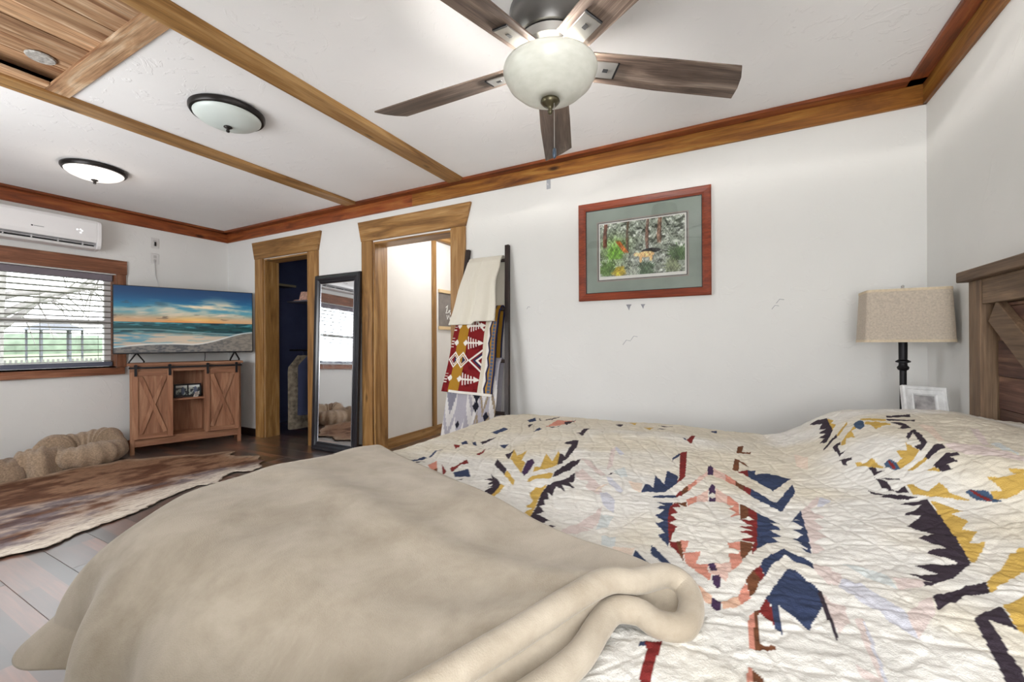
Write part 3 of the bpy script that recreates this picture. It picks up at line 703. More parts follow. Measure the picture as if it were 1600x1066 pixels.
c = mixc(c, (84, 74, 72), np.clip(sst(0.60, 0.72, dk) * (np.exp(-((v - 0.74) / 0.05) ** 2) * sst(0.45, 0.1, u) + 0.8 * np.exp(-((v - 0.55) / 0.05) ** 2)), 0, 0.85))
sun = np.hypot((u - 0.55) / 1.4, (v - hz - 0.01) / 0.55)
c = mixc(c, (255, 196, 96), np.clip(np.exp(-(sun / 0.13) ** 2), 0, 1) * (v > hz)); c = mixc(c, (255, 244, 214), np.exp(-(sun / 0.045) ** 2) * (v > hz))
c = mixc(c, (236, 150, 84), np.exp(-((v - hz - 0.012) / 0.02) ** 2) * np.exp(-((u - 0.5) / 0.3) ** 2) * 0.9)
sea = np.zeros_like(c) + np.array((24, 84, 92.0)); wv = fbm(u * 10, v * 46, 40, 4)
sea = mixc(sea, (10, 48, 58), sst(0.45, 0.62, wv)); sea = mixc(sea, (96, 170, 178), sst(0.55, 0.75, fbm(u * 14, v * 60, 44, 3)) * 0.7)
sea = mixc(sea, (12, 62, 60), np.exp(-((v - 0.36 - 0.02 * np.sin(u * 9)) / 0.03) ** 2) * 0.8)
foamv = 0.335 + 0.025 * np.sin(u * 5 + 0.6) - 0.03 * u
sea = mixc(sea, (178, 200, 200), np.exp(-((v - foamv) / 0.012) ** 2) * 0.6)
shal = mixc(np.zeros_like(c) + np.array((196, 178, 160.0)), (84, 148, 170), sst(0.42, 0.62, fbm(u * 7, v * 34, 50, 4)))
shal = mixc(shal, (232, 206, 176), np.exp(-((u - 0.5) / 0.28) ** 2) * 0.55)
sea = mixc(sea, shal.reshape(shal.shape), sst(0.32, 0.24, v - 0.02 * np.sin(6 * u))) if False else sea + (shal - sea) * sst(0.33, 0.24, v - 0.02 * np.sin(6 * u))[..., None]
c = np.where((v < hz)[..., None], sea, c)
sb = 0.09 + 0.05 * np.sin(u * 5.0 - 0.4) * (1 - u) + 0.22 * sst(0.5, 1.0, u)
sand = mixc(np.zeros_like(c) + np.array((128, 122, 116.0)), (84, 84, 86), sst(0.4, 0.65, fbm(u * 40, v * 50, 60, 3))); sand = mixc(sand, (150, 136, 118), sst(0.5, 1, u) * 0.5)
c = c + (sand - c) * sst(sb + 0.006, sb - 0.006, v)[..., None]
c = mixc(c, (236, 236, 232), np.exp(-((v - sb - 0.008) / 0.010) ** 2) * 0.85)
c = np.clip(c * 0.93, 0, 255)
P = np.stack([-TW / 2 + 0.008 + u * (TW - 0.016), 0 * u - 0.0052, 0.09 + 0.014 + v * (THh - 0.022)], -1)
me = grid_mesh('screen', P); paint(me, c.reshape(-1, 3)); put('screen', me, vcol('screen_image', 0.35, 0.3, emit=0.9), tv)
for s in (-1, 1):
    x = s * 0.41
    ft = MB().bar((x, 0.02, 0.092), (x - 0.055, -0.075, 0.006), 0.022, 0.016, (0, 0.6, 1)); ft.bar((x, 0.02, 0.092), (x + 0.055, 0.115, 0.006), 0.022, 0.016, (0, -0.6, 1))
    ft.box((x - 0.062, -0.085, 0.0), (x - 0.048, -0.065, 0.012)); ft.box((x + 0.048, 0.105, 0.0), (x + 0.062, 0.125, 0.012)); ft.build('foot', M_BLACK, tv)
MB().tube([(0.14, 0.03, 0.10), (0.142, 0.035, 0.05), (0.14, 0.05, 0.004)], 0.0035, 6).build('cable', M_BLACK, tv)

# ------------------------------------------------------------------ leaning mirror
def ring(mb, w, h, prof, z0=0.0):
    """rectangular moulding in the xz plane; prof = [(inset, y)...]"""
    rows = []
    for d, y in prof:
        rows.append([(-w / 2 + d, y, z0 + d), (w / 2 - d, y, z0 + d), (w / 2 - d, y, z0 + h - d), (-w / 2 + d, y, z0 + h - d)])
    vs = [p for r in rows for p in r]; m = len(rows)
    fs = [(i * 4 + j, i * 4 + (j + 1) % 4, (i + 1) * 4 + (j + 1) % 4, (i + 1) * 4 + j) for i in range(m - 1) for j in range(4)]
    return mb.add(vs, fs)
mi = thing('leaning_mirror', 'tall black framed mirror leaning between the two doorways', 'mirror', (-3.483, 2.832, 0.0), rot=(math.radians(-1.75), 0, 0))
M_MF = plain('black_lacquer', rgb(26, 27, 34), 0.28, 0.0, 0.6, var=0.05)
ring(MB(), 0.645, 1.765, [(0.0, 0.030), (0.0, 0.006), (0.012, -0.004), (0.030, 0.0), (0.045, -0.002), (0.062, 0.008), (0.070, 0.008), (0.074, 0.004), (0.084, 0.012), (0.084, 0.030), (0.0, 0.030)]).build('frame', M_MF, mi)
ring(MB(), 0.479, 1.599, [(0.0, 0.0115), (0.003, 0.009), (0.007, 0.0118), (0.007, 0.013)], z0=0.083).build('silver_bead', plain('silver_bead', rgb(190, 190, 198), 0.25, 1.0, var=0.03), mi)
mm, nt, b = nm('mirror_silver'); b.inputs['Base Color'].default_value = (0.86, 0.88, 0.90, 1); b.inputs['Metallic'].default_value = 1; b.inputs['Roughness'].default_value = 0.03
nz = N(nt, 'ShaderNodeTexNoise'); sets(nz, Scale=5.0, Detail=6.0); mrr = N(nt, 'ShaderNodeMapRange'); sets(mrr, From_Min=0.45, From_Max=0.8, To_Min=0.015, To_Max=0.12); nt.links.new(nz.outputs['Fac'], mrr.inputs['Value']); nt.links.new(mrr.outputs[0], b.inputs['Roughness'])
MB().box((-0.234, 0.0122, 0.088), (0.234, 0.016, 1.677)).build('glass', mm, mi)
MB().box((-0.30, 0.0165, 0.02), (0.30, 0.028, 1.745)).build('backing', M_DARK, mi)

# ------------------------------------------------------------------ blanket ladder and throws
LT, LB = 1.84, 0.0
def yr(z): return 2.905 - (LT - z) * (0.215 / LT)
def xl(z): return -1.940 - (LT - z) * (0.115 / LT)
def xr(z): return -1.573 + (LT - z) * (0.105 / LT)
ld = thing('blanket_ladder', 'dark wooden blanket ladder leaning beside the hall doorway', 'ladder', (-1.76, 2.69, 0.0))
OX, OY = -1.76, 2.69
M_LAD = wood('dark_stained_ladder', rgb(32, 22, 20), rgb(48, 34, 30), rgb(62, 46, 40), axis=2, rough=0.5, vary=0.1, knots=0.2)
for fx in (xl, xr):
    MB().bar((fx(0) - OX, yr(0) - OY, 0.0), (fx(LT) - OX, yr(LT) - OY, LT), 0.034, 0.030, (0, 1, -0.117)).build('rail', M_LAD, ld, bevel=0.002)
RUNGS = [1.72, 1.33, 0.93, 0.54, 0.16]
for z in RUNGS:
    MB().tube([(xl(z) - OX + 0.012, yr(z) - OY + 0.013, z), (xr(z) - OX - 0.012, yr(z) - OY + 0.013, z)], 0.013, 10).build('rung', M_LAD, ld, smooth=True)

def throw(name, label, zr, zf, zb, xt, xbm, colf, mat, lift=0.0, folds=5, amp=0.010, thick=0.008, seed=1, nu=90, nv=120, crease=None, hem=None):
    yc = yr(zr) + 0.013; r = 0.022 + lift
    Lf = zr - zf; Lb = zr - zb; Lo = math.pi * r; tot = Lf + Lb + Lo
    U, V = np.meshgrid(np.linspace(0, 1, nu), np.linspace(0, 1, nv), indexing='ij'); s = V * tot - Lb - Lo
    X = np.zeros_like(U); Y = np.zeros_like(U); Z = np.zeros_like(U)
    back = s < -Lo; over = (s >= -Lo) & (s < 0); front = s >= 0
    ang = np.clip((s + Lo) / Lo, 0, 1) * np.pi
    fz = np.clip(s / Lf, 0, 1); bz = np.clip((-s - Lo) / max(Lb, 1e-3), 0, 1)
    Z = np.where(front, zr - fz * Lf, np.where(back, zr - bz * Lb, zr + r * np.sin(ang)))
    plane = 2.905 - (LT - Z) * (0.215 / LT) + 0.013
    wave = amp * (np.sin(U * folds * 2 * np.pi + seed) + 0.5 * np.sin(U * folds * 3.7 * np.pi + seed * 2 + 2 * fz)) * (0.25 + 0.75 * fz)
    Y = np.where(front, plane - r - 0.030 * np.sqrt(fz) + wave - 0.012, np.where(back, plane + r + 0.002 + 0.008 * bz, plane - r * np.cos(np.pi - ang) * 1.0))
    Y = np.where(over, plane + r * np.cos(ang), Y)
    f = np.where(front, fz, np.where(back, bz * 0.6, 0))
    xa = xt[0] + (xbm[0] - xt[0]) * f; xb_ = xt[1] + (xbm[1] - xt[1]) * f
    X = xa + (xb_ - xa) * U + 0.004 * np.sin(9 * f + seed)
    if hem is not None: Z = Z + np.where(front, hem(U) * fz, 0)
    if crease is not None: Y = Y - np.where(front, crease(U, fz), 0)
    me = grid_mesh(name, np.stack([X, Y, Z], -1) - np.array([-1.76, 2.66, 0.0]))
    paint(me, colf(U, np.where(front, fz, 0.0), front).reshape(-1, 3))
    o = put(name, me, mat, None, loc=(-1.76, 2.66, 0.0))
    md = o.modifiers.new('thickness', 'SOLIDIFY'); md.thickness = thick; md.offset = 0
    return tag(o, label, 'blanket', 'throws on the blanket ladder')
def cream_c(U, f, fr):
    c = np.zeros(U.shape + (3,)) + np.array((224, 218, 204.0)); return c
M_FLEECE = vcol('cream_fleece', 0.95, 0.1, sheen=0.3, bump=0.7, bscale=130)
throw('cream_throw', 'cream fleece throw folded over the top of the blanket ladder', 1.72, 1.215, 1.30, (-1.905, -1.605), (-2.035, -1.580), cream_c, M_FLEECE, lift=0.012, folds=2.3, amp=0.012, thick=0.014,
      crease=lambda U, f: 0.045 * sst(0.50 + 0.16 * (1 - f), 0.53 + 0.16 * (1 - f), U) * sst(0.05, 0.4, f), hem=lambda U: 0.02 * sst(0.55, 0.6, U))
def red_c(u, f, fr):
    f = np.clip((f - 0.14) / 0.86, 0, 1)
    c = np.zeros(u.shape + (3,)) + np.array((124, 34, 36.0)); c = mixc(c, (104, 24, 28), sst(0.5, 0.7, fbm(u * 12, f * 14, 8)))
    Wt = (232, 226, 218); Gd = (168, 124, 44); Nv = (44, 48, 78)
    c = mixc(c, Gd, ((u > 0.13) & (u < 0.36)).astype(float))
    def put_(mask, col): 
        nonlocal c
        c = mixc(c, col, mask.astype(float))
    for w in (0.06, 0.30, 0.80):
        d = f - w
        put_((u > 0.36) & (u < 0.70) & (np.abs(d) < 0.011), Wt)
        put_((u > 0.62) & (u < 0.74) & (np.abs(d) < 0.035 * (0.74 - u) / 0.12), Wt)
        for k in range(5):
            uu = 0.40 + 0.055 * k; L = 0.085 - 0.012 * k
            put_((np.abs(u - uu - d * 0.25) < 0.011) & (np.abs(d) < L), Wt)
        put_((u > 0.27) & (u < 0.38) & (np.abs(d) < 0.045 * (1 - np.abs(u - 0.335) / 0.06)), Wt)
        put_((u > 0.05) & (u < 0.16) & (np.abs(d) < 0.045 * (1 - np.abs(u - 0.12) / 0.06)), Wt)
        put_((u < 0.06) & (np.abs(((d + 10) % 0.04) - 0.02) < 0.006) & (np.abs(d) < 0.09), Wt)
    d = f - 0.54
    for cx, wu in ((0.13, 0.13), (0.31, 0.15)):
        q = np.abs(u - cx) / wu + np.abs(d) / 0.115; put_((q < 1.0) & (q > 0.78), Wt); put_((q < 0.45) & (u > cx), Nv); put_((q < 0.62) & (q > 0.5), Wt)
    q = np.abs(u - 0.78) / 0.34 + np.abs(d) / 0.19; put_((q < 1.0) & (q > 0.86) & (u < 0.72), Wt); put_((q < 0.72) & (q > 0.56) & (u < 0.72), Nv); put_((q < 0.56) & (q > 0.40) & (u < 0.72), Wt)
    q = np.abs(u - 0.70) / 0.30 + np.abs(f + 0.06) / 0.2; put_((q < 1.0) & (q > 0.84), Wt)
    put_((u > 0.72) & (u < 0.80), (214, 204, 186))
    zz = 0.86 + 0.03 * (np.abs(((f * 5) % 1) - 0.5) * 2 - 0.5)
    put_((u >= 0.80), Gd); put_((u > 0.80) & (u < zz - 0.02), Wt); put_((np.abs(u - zz) < 0.018), Nv)
    put_((u > 0.90) & (u < 0.96), (78, 96, 124)); put_((u > 0.90) & (u < 0.96) & (((f * 22) % 1) < 0.18), Gd); put_((u > 0.975), Nv)
    put_((f > 0.965) & (u > 0.15), Wt)
    return c
M_THROW = vcol('woven_throw', 0.9, 0.1, bump=0.5, bscale=260, grain=0.18, gscale=500)
throw('red_gold_throw', 'red and mustard arrow patterned throw hanging in the middle of the ladder', 1.33, 0.685, 0.80, (-1.955, -1.585), (-2.065, -1.600), red_c, M_THROW, lift=0.006, folds=1.1, amp=0.006, thick=0.010, seed=2, nu=220, nv=300, hem=lambda U: -0.02 * U)
def grey_c(u, f, fr):
    c = np.zeros(u.shape + (3,)) + np.array((168, 164, 172.0))
    tri = np.abs(((u * 4.5) % 1) - 0.5) * 2; step = np.round(tri * 6) / 6
    q = f * 3.6 + 0.9 * step; cell = np.floor(q) * 7 + np.floor(u * 4.5); fr_ = q % 1
    tone = (np.sin(cell * 12.9898) * 43758.5453) % 1
    c = mixc(c, (212, 208, 206), ((tone > 0.45) & (fr_ < 0.62)).astype(float)); c = mixc(c, (136, 134, 146), ((tone < 0.30) & (fr_ > 0.25)).astype(float)); c = mixc(c, (150, 134, 112), ((fr_ > 0.72) & (u > 0.62) & (tone > 0.4)).astype(float))
    for cx, cf, s in ((0.62, 0.34, 0.10), (0.62, 0.46, 0.08), (0.30, 0.66, 0.05), (0.85, 0.55, 0.06), (0.35, 0.12, 0.06)):
        qq = np.abs(u - cx) / s + np.abs(f - cf) / (s * 0.9) + 0.25 * (np.abs(((f * 60) % 1) - 0.5)); c = mixc(c, (34, 34, 44), (qq < 1).astype(float))
    return c
throw('grey_throw', 'grey and white jagged patterned throw at the bottom of the ladder', 0.93, 0.18, 0.35, (-2.015, -1.560), (-2.045, -1.60), grey_c, M_THROW, lift=0.0, folds=2.6, amp=0.012, thick=0.008, seed=4, nu=140, nv=180)

# ------------------------------------------------------------------ framed picture and hook
pc = thing('framed_picture', 'wide red brown wood framed wildlife print on the white wall', 'picture', (-0.555, YP, 1.366))
PWd, PHt = 0.866, 0.692
M_PF = wood('cherry_frame', rgb(112, 44, 22), rgb(140, 60, 32), rgb(158, 76, 44), axis=0, rough=0.35, vary=0.03, knots=0)
ring(MB(), PWd, PHt, [(0.0, 0.0), (0.0, -0.024), (0.006, -0.028), (0.040, -0.022), (0.052, -0.016), (0.052, -0.006)]).build('frame', M_PF, pc)
ring(MB(), PWd - 0.1035, PHt - 0.1035, [(0.0, -0.0165), (0.004, -0.0165), (0.004, -0.006)], z0=0.0518).build('inner_line', M_DARK, pc)
M_MAT = plain('sage_mat_board', rgb(150, 160, 150), 0.9, var=0.12, vscale=7, bump=0.1, bscale=120)
MB().box((-PWd / 2 + 0.05, -0.010, 0.05), (PWd / 2 - 0.05, -0.006, PHt - 0.05)).build('mat_board', M_MAT, pc)
zc = 1.708 - 1.366
ring(MB(), 0.604, 0.424, [(0.0, -0.0102), (0.004, -0.0112), (0.010, -0.0105)], z0=zc - 0.212).build('mat_bevel', plain('taupe_bevel', rgb(160, 150, 142), 0.8, var=0.05), pc)
ring(MB(), 0.588, 0.410, [(0.0, -0.0106), (0.006, -0.0106), (0.006, -0.0100)], z0=zc - 0.205).build('black_line', M_DARK, pc)
MB().box((-0.289, -0.0103, zc - 0.20), (0.289, -0.0098, zc + 0.20)).build('paper_border', plain('print_paper', rgb(232, 230, 224), 0.8, var=0.01), pc)
nu, nv = 300, 200
u, v = np.meshgrid(np.linspace(0, 1, nu), np.linspace(0, 1, nv), indexing='ij')
c = np.zeros((nu, nv, 3)) + np.array((126, 132, 120.0)); t = fbm(u * 22, v * 20, 70, 4)
c = mixc(c, (62, 66, 58), sst(0.5, 0.68, t)); c = mixc(c, (186, 190, 182), sst(0.52, 0.7, fbm(u * 26, v * 22, 75, 4)) * 0.8)
c = mixc(c, (122, 158, 78), np.exp(-(((u - 0.18) / 0.16) ** 2 + ((v - 0.5) / 0.25) ** 2)) * 0.85)
c = mixc(c, (150, 152, 148), np.exp(-(((u - 0.5) / 0.22) ** 2 + ((v - 0.32) / 0.12) ** 2)) * 0.7)
for x, w, v0, col in ((0.07, 0.022, 0.55, (104, 66, 52)), (0.345, 0.014, 0.42, (96, 82, 66)), (0.58, 0.016, 0.35, (118, 92, 80)), (0.72, 0.022, 0.55, (128, 100, 84))):
    c = mixc(c, col, (np.abs(u - x - 0.01 * np.sin(v * 7)) < w) * sst(v0 - 0.03, v0 + 0.03, v)); c = mixc(c, tuple(q * 0.7 for q in col), (np.abs(u - x - w * 0.6) < w * 0.3) * sst(v0, v0 + 0.05, v))
def palm(cx, cy, r, col, dens):
    """fan palm: pointed fronds around a centre, dark gaps between"""
    global c
    a = np.arctan2(v - cy, (u - cx) * 1.45); d = np.hypot((u - cx) * 1.45, v - cy)
    k = np.abs(np.sin(a * dens * 0.5 + 0.6 * np.sin(3 * a))); tip = r * (0.55 + 0.45 * vnoise(a * 5 + 40, 0 * a + cx * 30, 7))
    m = (d < tip) * sst(0.25 + 0.6 * d / r, 0.45 + 0.6 * d / r, k) * (v > cy - 0.10)
    c = mixc(c, tuple(q * 0.5 for q in col), (d < tip * 0.8) * 0.55 * (v > cy - 0.10)); c = mixc(c, col, m * 0.95)
for p_ in ((0.20, 0.42, 0.22, (112, 160, 60), 34), (0.10, 0.12, 0.24, (86, 118, 56), 30), (0.24, 0.08, 0.16, (196, 168, 52), 30), (0.56, 0.08, 0.20, (70, 92, 66), 32), (0.94, 0.30, 0.25, (70, 96, 56), 30), (0.86, 0.10, 0.18, (120, 128, 96), 30), (0.42, 0.05, 0.16, (176, 182, 168), 26)): palm(*p_)
th_ = np.abs((u - 0.27) * 1.2 + (v - 0.55) * 0.55); c = mixc(c, (176, 92, 44), (th_ < 0.035) * sst(0.40, 0.45, v) * sst(0.68, 0.62, v) * 0.9)
for cx, cy, rx, ry, col in ((0.62, 0.42, 0.11, 0.045, (44, 44, 44)), (0.56, 0.36, 0.10, 0.055, (206, 172, 122)), (0.45, 0.37, 0.035, 0.035, (214, 184, 140)), (0.50, 0.28, 0.018, 0.07, (196, 160, 112)), (0.62, 0.30, 0.018, 0.07, (196, 160, 112))):
    c = mixc(c, col, sst(1.1, 0.9, np.hypot((u - cx) / rx, (v - cy) / ry)))
bl_s = vnoise((u + 0.35 * v) * 90, v * 16, 77) * 0.5 + vnoise((u - 0.4 * v) * 80, v * 18, 78) * 0.5
c = np.clip((c * 1.2 + 10) * (0.62 + 0.76 * bl_s)[..., None], 0, 255)
P = np.stack([-0.279 + u * 0.558, 0 * u - 0.0107, zc - 0.178 + v * 0.368], -1)
me = grid_mesh('print', P); paint(me, c.reshape(-1, 3)); put('print', me, vcol('wildlife_print', 0.8), pc)
MB().box((-PWd / 2 + 0.0525, -0.0150, 0.0525), (PWd / 2 - 0.0525, -0.0130, PHt - 0.0525)).build('glass', glass_mat('picture_glass', 1.5), pc)
hk = thing('adhesive_hook', 'small clear adhesive hook on the wall under the crown boards', 'hook', (-1.225, YP, 2.265))
MB().box((-0.020, -0.004, -0.038), (0.012, 0.0, 0.038)).build('strip', plain('clear_grey_plastic', rgb(176, 178, 184), 0.3, var=0.05), hk, bevel=0.0015)
MB().tube([(-0.004, -0.004, -0.005), (-0.004, -0.016, -0.012), (-0.004, -0.018, -0.002)], 0.003, 6).build('prong', M_WHITE, hk)

# ------------------------------------------------------------------ ceiling lamps
def frosted(name, col, emit, es):
    return plain(name, col, 0.35, spec=0.5, emit=emit, es=es, var=0.02, vscale=8)
def dish_lamp(label, loc, mat):
    t = thing('ceiling_lamp', label, 'lamp', loc, group='round flush ceiling lamps')
    MB().lathe([(0.0, 0.0), (0.176, 0.0), (0.188, -0.008), (0.188, -0.022), (0.180, -0.034), (0.168, -0.036), (0.168, -0.030)], (0, 0, 0), 48).build('rim', M_BRONZE, t, smooth=math.radians(40))
    MB().lathe([(0.169, -0.032), (0.166, -0.042), (0.145, -0.060), (0.11, -0.076), (0.06, -0.088), (0.0, -0.092)], (0, 0, 0), 48).build('glass_bowl', mat, t, smooth=True)
    MB().lathe([(0.0, -0.088), (0.020, -0.090), (0.022, -0.096), (0.012, -0.102), (0.007, -0.108), (0.010, -0.114), (0.008, -0.122), (0.0, -0.124)], (0, 0, 0), 16).build('finial', M_BRONZE, t, smooth=True)
    return t
dish_lamp('unlit round ceiling lamp between the two beams', (-2.585, 1.395, H), frosted('unlit_glass', rgb(206, 214, 210), None, 0))
d2l = dish_lamp('lit round ceiling lamp near the air conditioner', (-4.31, 1.365, H), frosted('lit_glass', rgb(250, 244, 236), (1.0, 0.93, 0.87, 1), 1.0))
pl = bpy.data.lights.new('ceiling_bulb', 'POINT'); pl.energy = 2; pl.color = (1.0, 0.9, 0.82); pl.shadow_soft_size = 0.15
po = bpy.data.objects.new('ceiling_bulb', pl); COL.objects.link(po); po.parent = d2l; po.location = (0, 0, -0.20)

# ------------------------------------------------------------------ ceiling fan
FX, FY = -0.602, 1.459
fan = thing('ceiling_fan', 'five bladed ceiling fan with frosted glass light bowl', 'ceiling fan', (FX, FY, H))
M_PEW = plain('pewter_metal', rgb(96, 94, 92), 0.35, 0.9, var=0.08)
M_NICK = plain('brushed_nickel', rgb(186, 184, 180), 0.3, 0.9, var=0.04)
MB().lathe([(0.0, 0.0), (0.105, 0.0), (0.118, -0.02), (0.128, -0.09), (0.150, -0.12), (0.155, -0.20), (0.135, -0.235), (0.10, -0.24), (0.0, -0.24)], (0, 0, 0), 48).build('motor_housing', M_PEW, fan, smooth=math.radians(35))
MB().lathe([(0.0, -0.24), (0.125, -0.241), (0.118, -0.268), (0.085, -0.285), (0.070, -0.31), (0.070, -0.332), (0.085, -0.336), (0.085, -0.345), (0.0, -0.345)], (0, 0, 0), 40).build('light_neck', M_NICK, fan, smooth=math.radians(35))
for k in range(8):
    a = 2 * math.pi * k / 8 + 0.2
    MB().box((-0.014, -0.002, -0.003), (0.014, 0.004, 0.003)).build('vent_slot', M_DARK, fan, loc=(0.0712 * math.cos(a), 0.0712 * math.sin(a), -0.322), rot=(0, 0, a + math.pi / 2))
m, nt, b = nm('frosted_bowl'); sets(b, Roughness=0.28); b.inputs['Base Color'].default_value = rgb(224, 226, 216); b.inputs['Emission Color'].default_value = (1.0, 0.98, 0.90, 1); b.inputs['Emission Strength'].default_value = 0.0
nz = N(nt, 'ShaderNodeTexNoise'); sets(nz, Scale=9.0, Detail=4.0); rp = N(nt, 'ShaderNodeValToRGB'); rp.color_ramp.elements[0].color = rgb(208, 210, 198); rp.color_ramp.elements[1].color = rgb(238, 238, 230); nt.links.new(nz.outputs['Fac'], rp.inputs['Fac']); nt.links.new(rp.outputs['Color'], b.inputs['Base Color'])
tl = N(nt, 'ShaderNodeBsdfTranslucent'); tl.inputs['Color'].default_value = (0.95, 0.96, 0.90, 1); mxs = N(nt, 'ShaderNodeMixShader'); mxs.inputs[0].default_value = 0.004
nt.links.new(b.outputs[0], mxs.inputs[1]); nt.links.new(tl.outputs[0], mxs.inputs[2]); nt.links.new(mxs.outputs[0], nt.nodes['Material Output'].inputs[0])
zb = 2.085 - H
MB().lathe([(0.166, zb + 0.004), (0.173, zb + 0.004), (0.175, zb - 0.004), (0.171, zb - 0.018), (0.155, zb - 0.048), (0.120, zb - 0.080), (0.070, zb - 0.104), (0.02, zb - 0.112), (0.02, zb - 0.107), (0.068, zb - 0.099), (0.117, zb - 0.075), (0.151, zb - 0.045), (0.166, zb - 0.016), (0.166, zb + 0.004)], (0, 0, 0), 56).build('light_bowl', m, fan, smooth=True)
MB().lathe([(0.0, zb - 0.104), (0.033, zb - 0.106), (0.036, zb - 0.116), (0.026, zb - 0.128), (0.012, zb - 0.134), (0.007, zb - 0.144), (0.011, zb - 0.152), (0.006, zb - 0.162), (0.0, zb - 0.164)], (0, 0, 0), 24).build('finial', plain('antique_brass', rgb(96, 90, 70), 0.35, 0.8, var=0.1), fan, smooth=True)
MB().tube([(0, 0, -0.345), (0, 0, zb - 0.106)], 0.006, 8).build('centre_rod', M_NICK, fan)
M_BLADE = wood('weathered_oak_blade', rgb(74, 60, 52), rgb(112, 95, 84), rgb(150, 134, 122), axis=0, rough=0.45, scale=1.6, vary=0.05, knots=0)
bz = 2.115 - H
bo = [(0.135, -0.062), (0.72, -0.076), (0.790, 0.060), (0.74, 0.076), (0.135, 0.062)]
bo = [(0.135, -0.062), (0.45, -0.072), (0.742, -0.078), (0.774, -0.03), (0.794, 0.02), (0.804, 0.072), (0.45, 0.072), (0.135, 0.060)]
bme = None; brm = None
for k in range(5):
    a = math.radians(37.4 + 72 * k)
    if bme is None:
        bl_ = MB().prism(bo, 2, -0.003, 0.003).build('blade', M_BLADE, fan, bevel=0.001); bme = bl_.data
    else: bl_ = put('blade', bme, M_BLADE, fan)
    bl_.location = (0, 0, bz); bl_.rotation_euler = (math.radians(-12), 0, a)
    bl_.rotation_mode = 'QUATERNION'; bl_.rotation_quaternion = (Matrix.Rotation(a, 4, 'Z') @ Matrix.Rotation(math.radians(-14), 4, 'X')).to_quaternion()
    if brm is None:
        q = MB().box((0.075, -0.026, 0.0035), (0.215, 0.026, 0.011)); q.box((0.145, -0.034, -0.009), (0.255, 0.034, -0.0035)); q.box((0.06, -0.022, 0.004), (0.10, 0.022, 0.05)); brm = q.build('blade_bracket', M_NICK, bl_, bevel=0.0015).data
        s1 = MB().box((0.205, -0.007, -0.0105), (0.225, 0.007, -0.0088)).build('bracket_screw', M_DARK, bl_); sm = s1.data
        s2 = MB().box((0.256, -0.034, -0.0085), (0.262, 0.034, -0.0032)).build('bracket_end', M_DARK, bl_); sm2 = s2.data
    else:
        put('blade_bracket', brm, M_NICK, bl_); put('bracket_screw', sm, M_DARK, bl_); put('bracket_end', sm2, M_DARK, bl_)
MB().tube([(0.02, -0.01, zb - 0.13), (0.02, -0.01, 1.79 - H)], 0.0013, 5).build('pull_chain', M_NICK, fan)
MB().lathe([(0, 0.0), (0.006, -0.004), (0.008, -0.02), (0.006, -0.036), (0.0, -0.042)], (0.02, -0.01, 1.79 - H), 12).build('pull_knob', plain('blue_grey_knob', rgb(70, 84, 100), 0.3, 0.4, var=0.1), fan, smooth=True)
pl = bpy.data.lights.new('fan_bulb', 'POINT'); pl.energy = 95; pl.color = (1.0, 0.96, 0.92); pl.shadow_soft_size = 0.035
for k in range(3):
    a = 2 * math.pi * k / 3 + 0.6
    po = bpy.data.objects.new('fan_bulb', pl); COL.objects.link(po); po.parent = fan; po.location = (0.105 * math.cos(a), 0.105 * math.sin(a), zb - 0.012)

# ------------------------------------------------------------------ cowhide rug
out = [(-3.98, 2.42), (-3.86, 2.33), (-3.78, 2.36), (-3.72, 2.25), (-3.62, 2.22), (-3.56, 2.10), (-3.68, 2.02), (-3.62, 1.90), (-3.50, 1.80), (-3.58, 1.70), (-3.53, 1.57), (-3.45, 1.40), (-3.36, 1.26), (-3.31, 1.10), (-3.29, 0.98), (-3.22, 0.88), (-3.20, 0.80), (-3.25, 0.66), (-3.12, 0.52), (-3.02, 0.40), (-3.10, 0.28), (-3.30, 0.26), (-3.52, 0.30), (-3.70, 0.20), (-3.85, 0.02), (-4.02, -0.02), (-4.10, 0.18), (-4.25, 0.34), (-4.60, 0.36), (-4.82, 0.30), (-4.92, 0.42), (-4.86, 0.62), (-4.96, 0.85), (-5.0, 1.05), (-4.97, 1.25), (-5.02, 1.50), (-4.95, 1.62), (-4.98, 1.78), (-4.86, 1.86), (-4.74, 2.02), (-4.62, 2.14), (-4.50, 2.20), (-4.44, 2.36), (-4.36, 2.42), (-4.28, 2.32), (-4.16, 2.30), (-4.08, 2.36)]
out = np.array(out); cx, cy = -4.12, 1.25
ang = np.arctan2(out[:, 1] - cy, out[:, 0] - cx)
dens = []
for i in range(len(out)):
    a, b_ = out[i], out[(i + 1) % len(out)]
    for s in range(6): dens.append(a + (b_ - a) * s / 6 + (RNG.normal(0, 0.006, 2) if s else 0))
dens = np.array(dens)
def inside(pts, poly):
    ins = np.zeros(len(pts), bool); x, y = pts[:, 0], pts[:, 1]
    for q in range(len(poly)):
        (xa, ya_), (xb_, yb_) = poly[q], poly[(q + 1) % len(poly)]
        if ya_ == yb_: continue
        ins ^= ((ya_ > y) != (yb_ > y)) & (x < (xb_ - xa) * (y - ya_) / (yb_ - ya_) + xa)
    return ins
gx, gy = np.meshgrid(np.arange(-5.05, -3.0, 0.022), np.arange(-0.05, 2.45, 0.022), indexing='ij')
gp = np.stack([gx.ravel(), gy.ravel()], -1) + RNG.uniform(-0.006, 0.006, (gx.size, 2))
gp = gp[inside(gp, dens)]
de = np.sqrt(((gp[:, None, :] - dens[None]) ** 2).sum(-1)).min(1); gp = gp[de > 0.008]
from mathutils.geometry import delaunay_2d_cdt
nb = len(dens); allp = [Vector(q) for q in dens] + [Vector(q) for q in gp]
vo, eo, fo, *_r = delaunay_2d_cdt(allp, [(i, (i + 1) % nb) for i in range(nb)], [], 1, 1e-6)
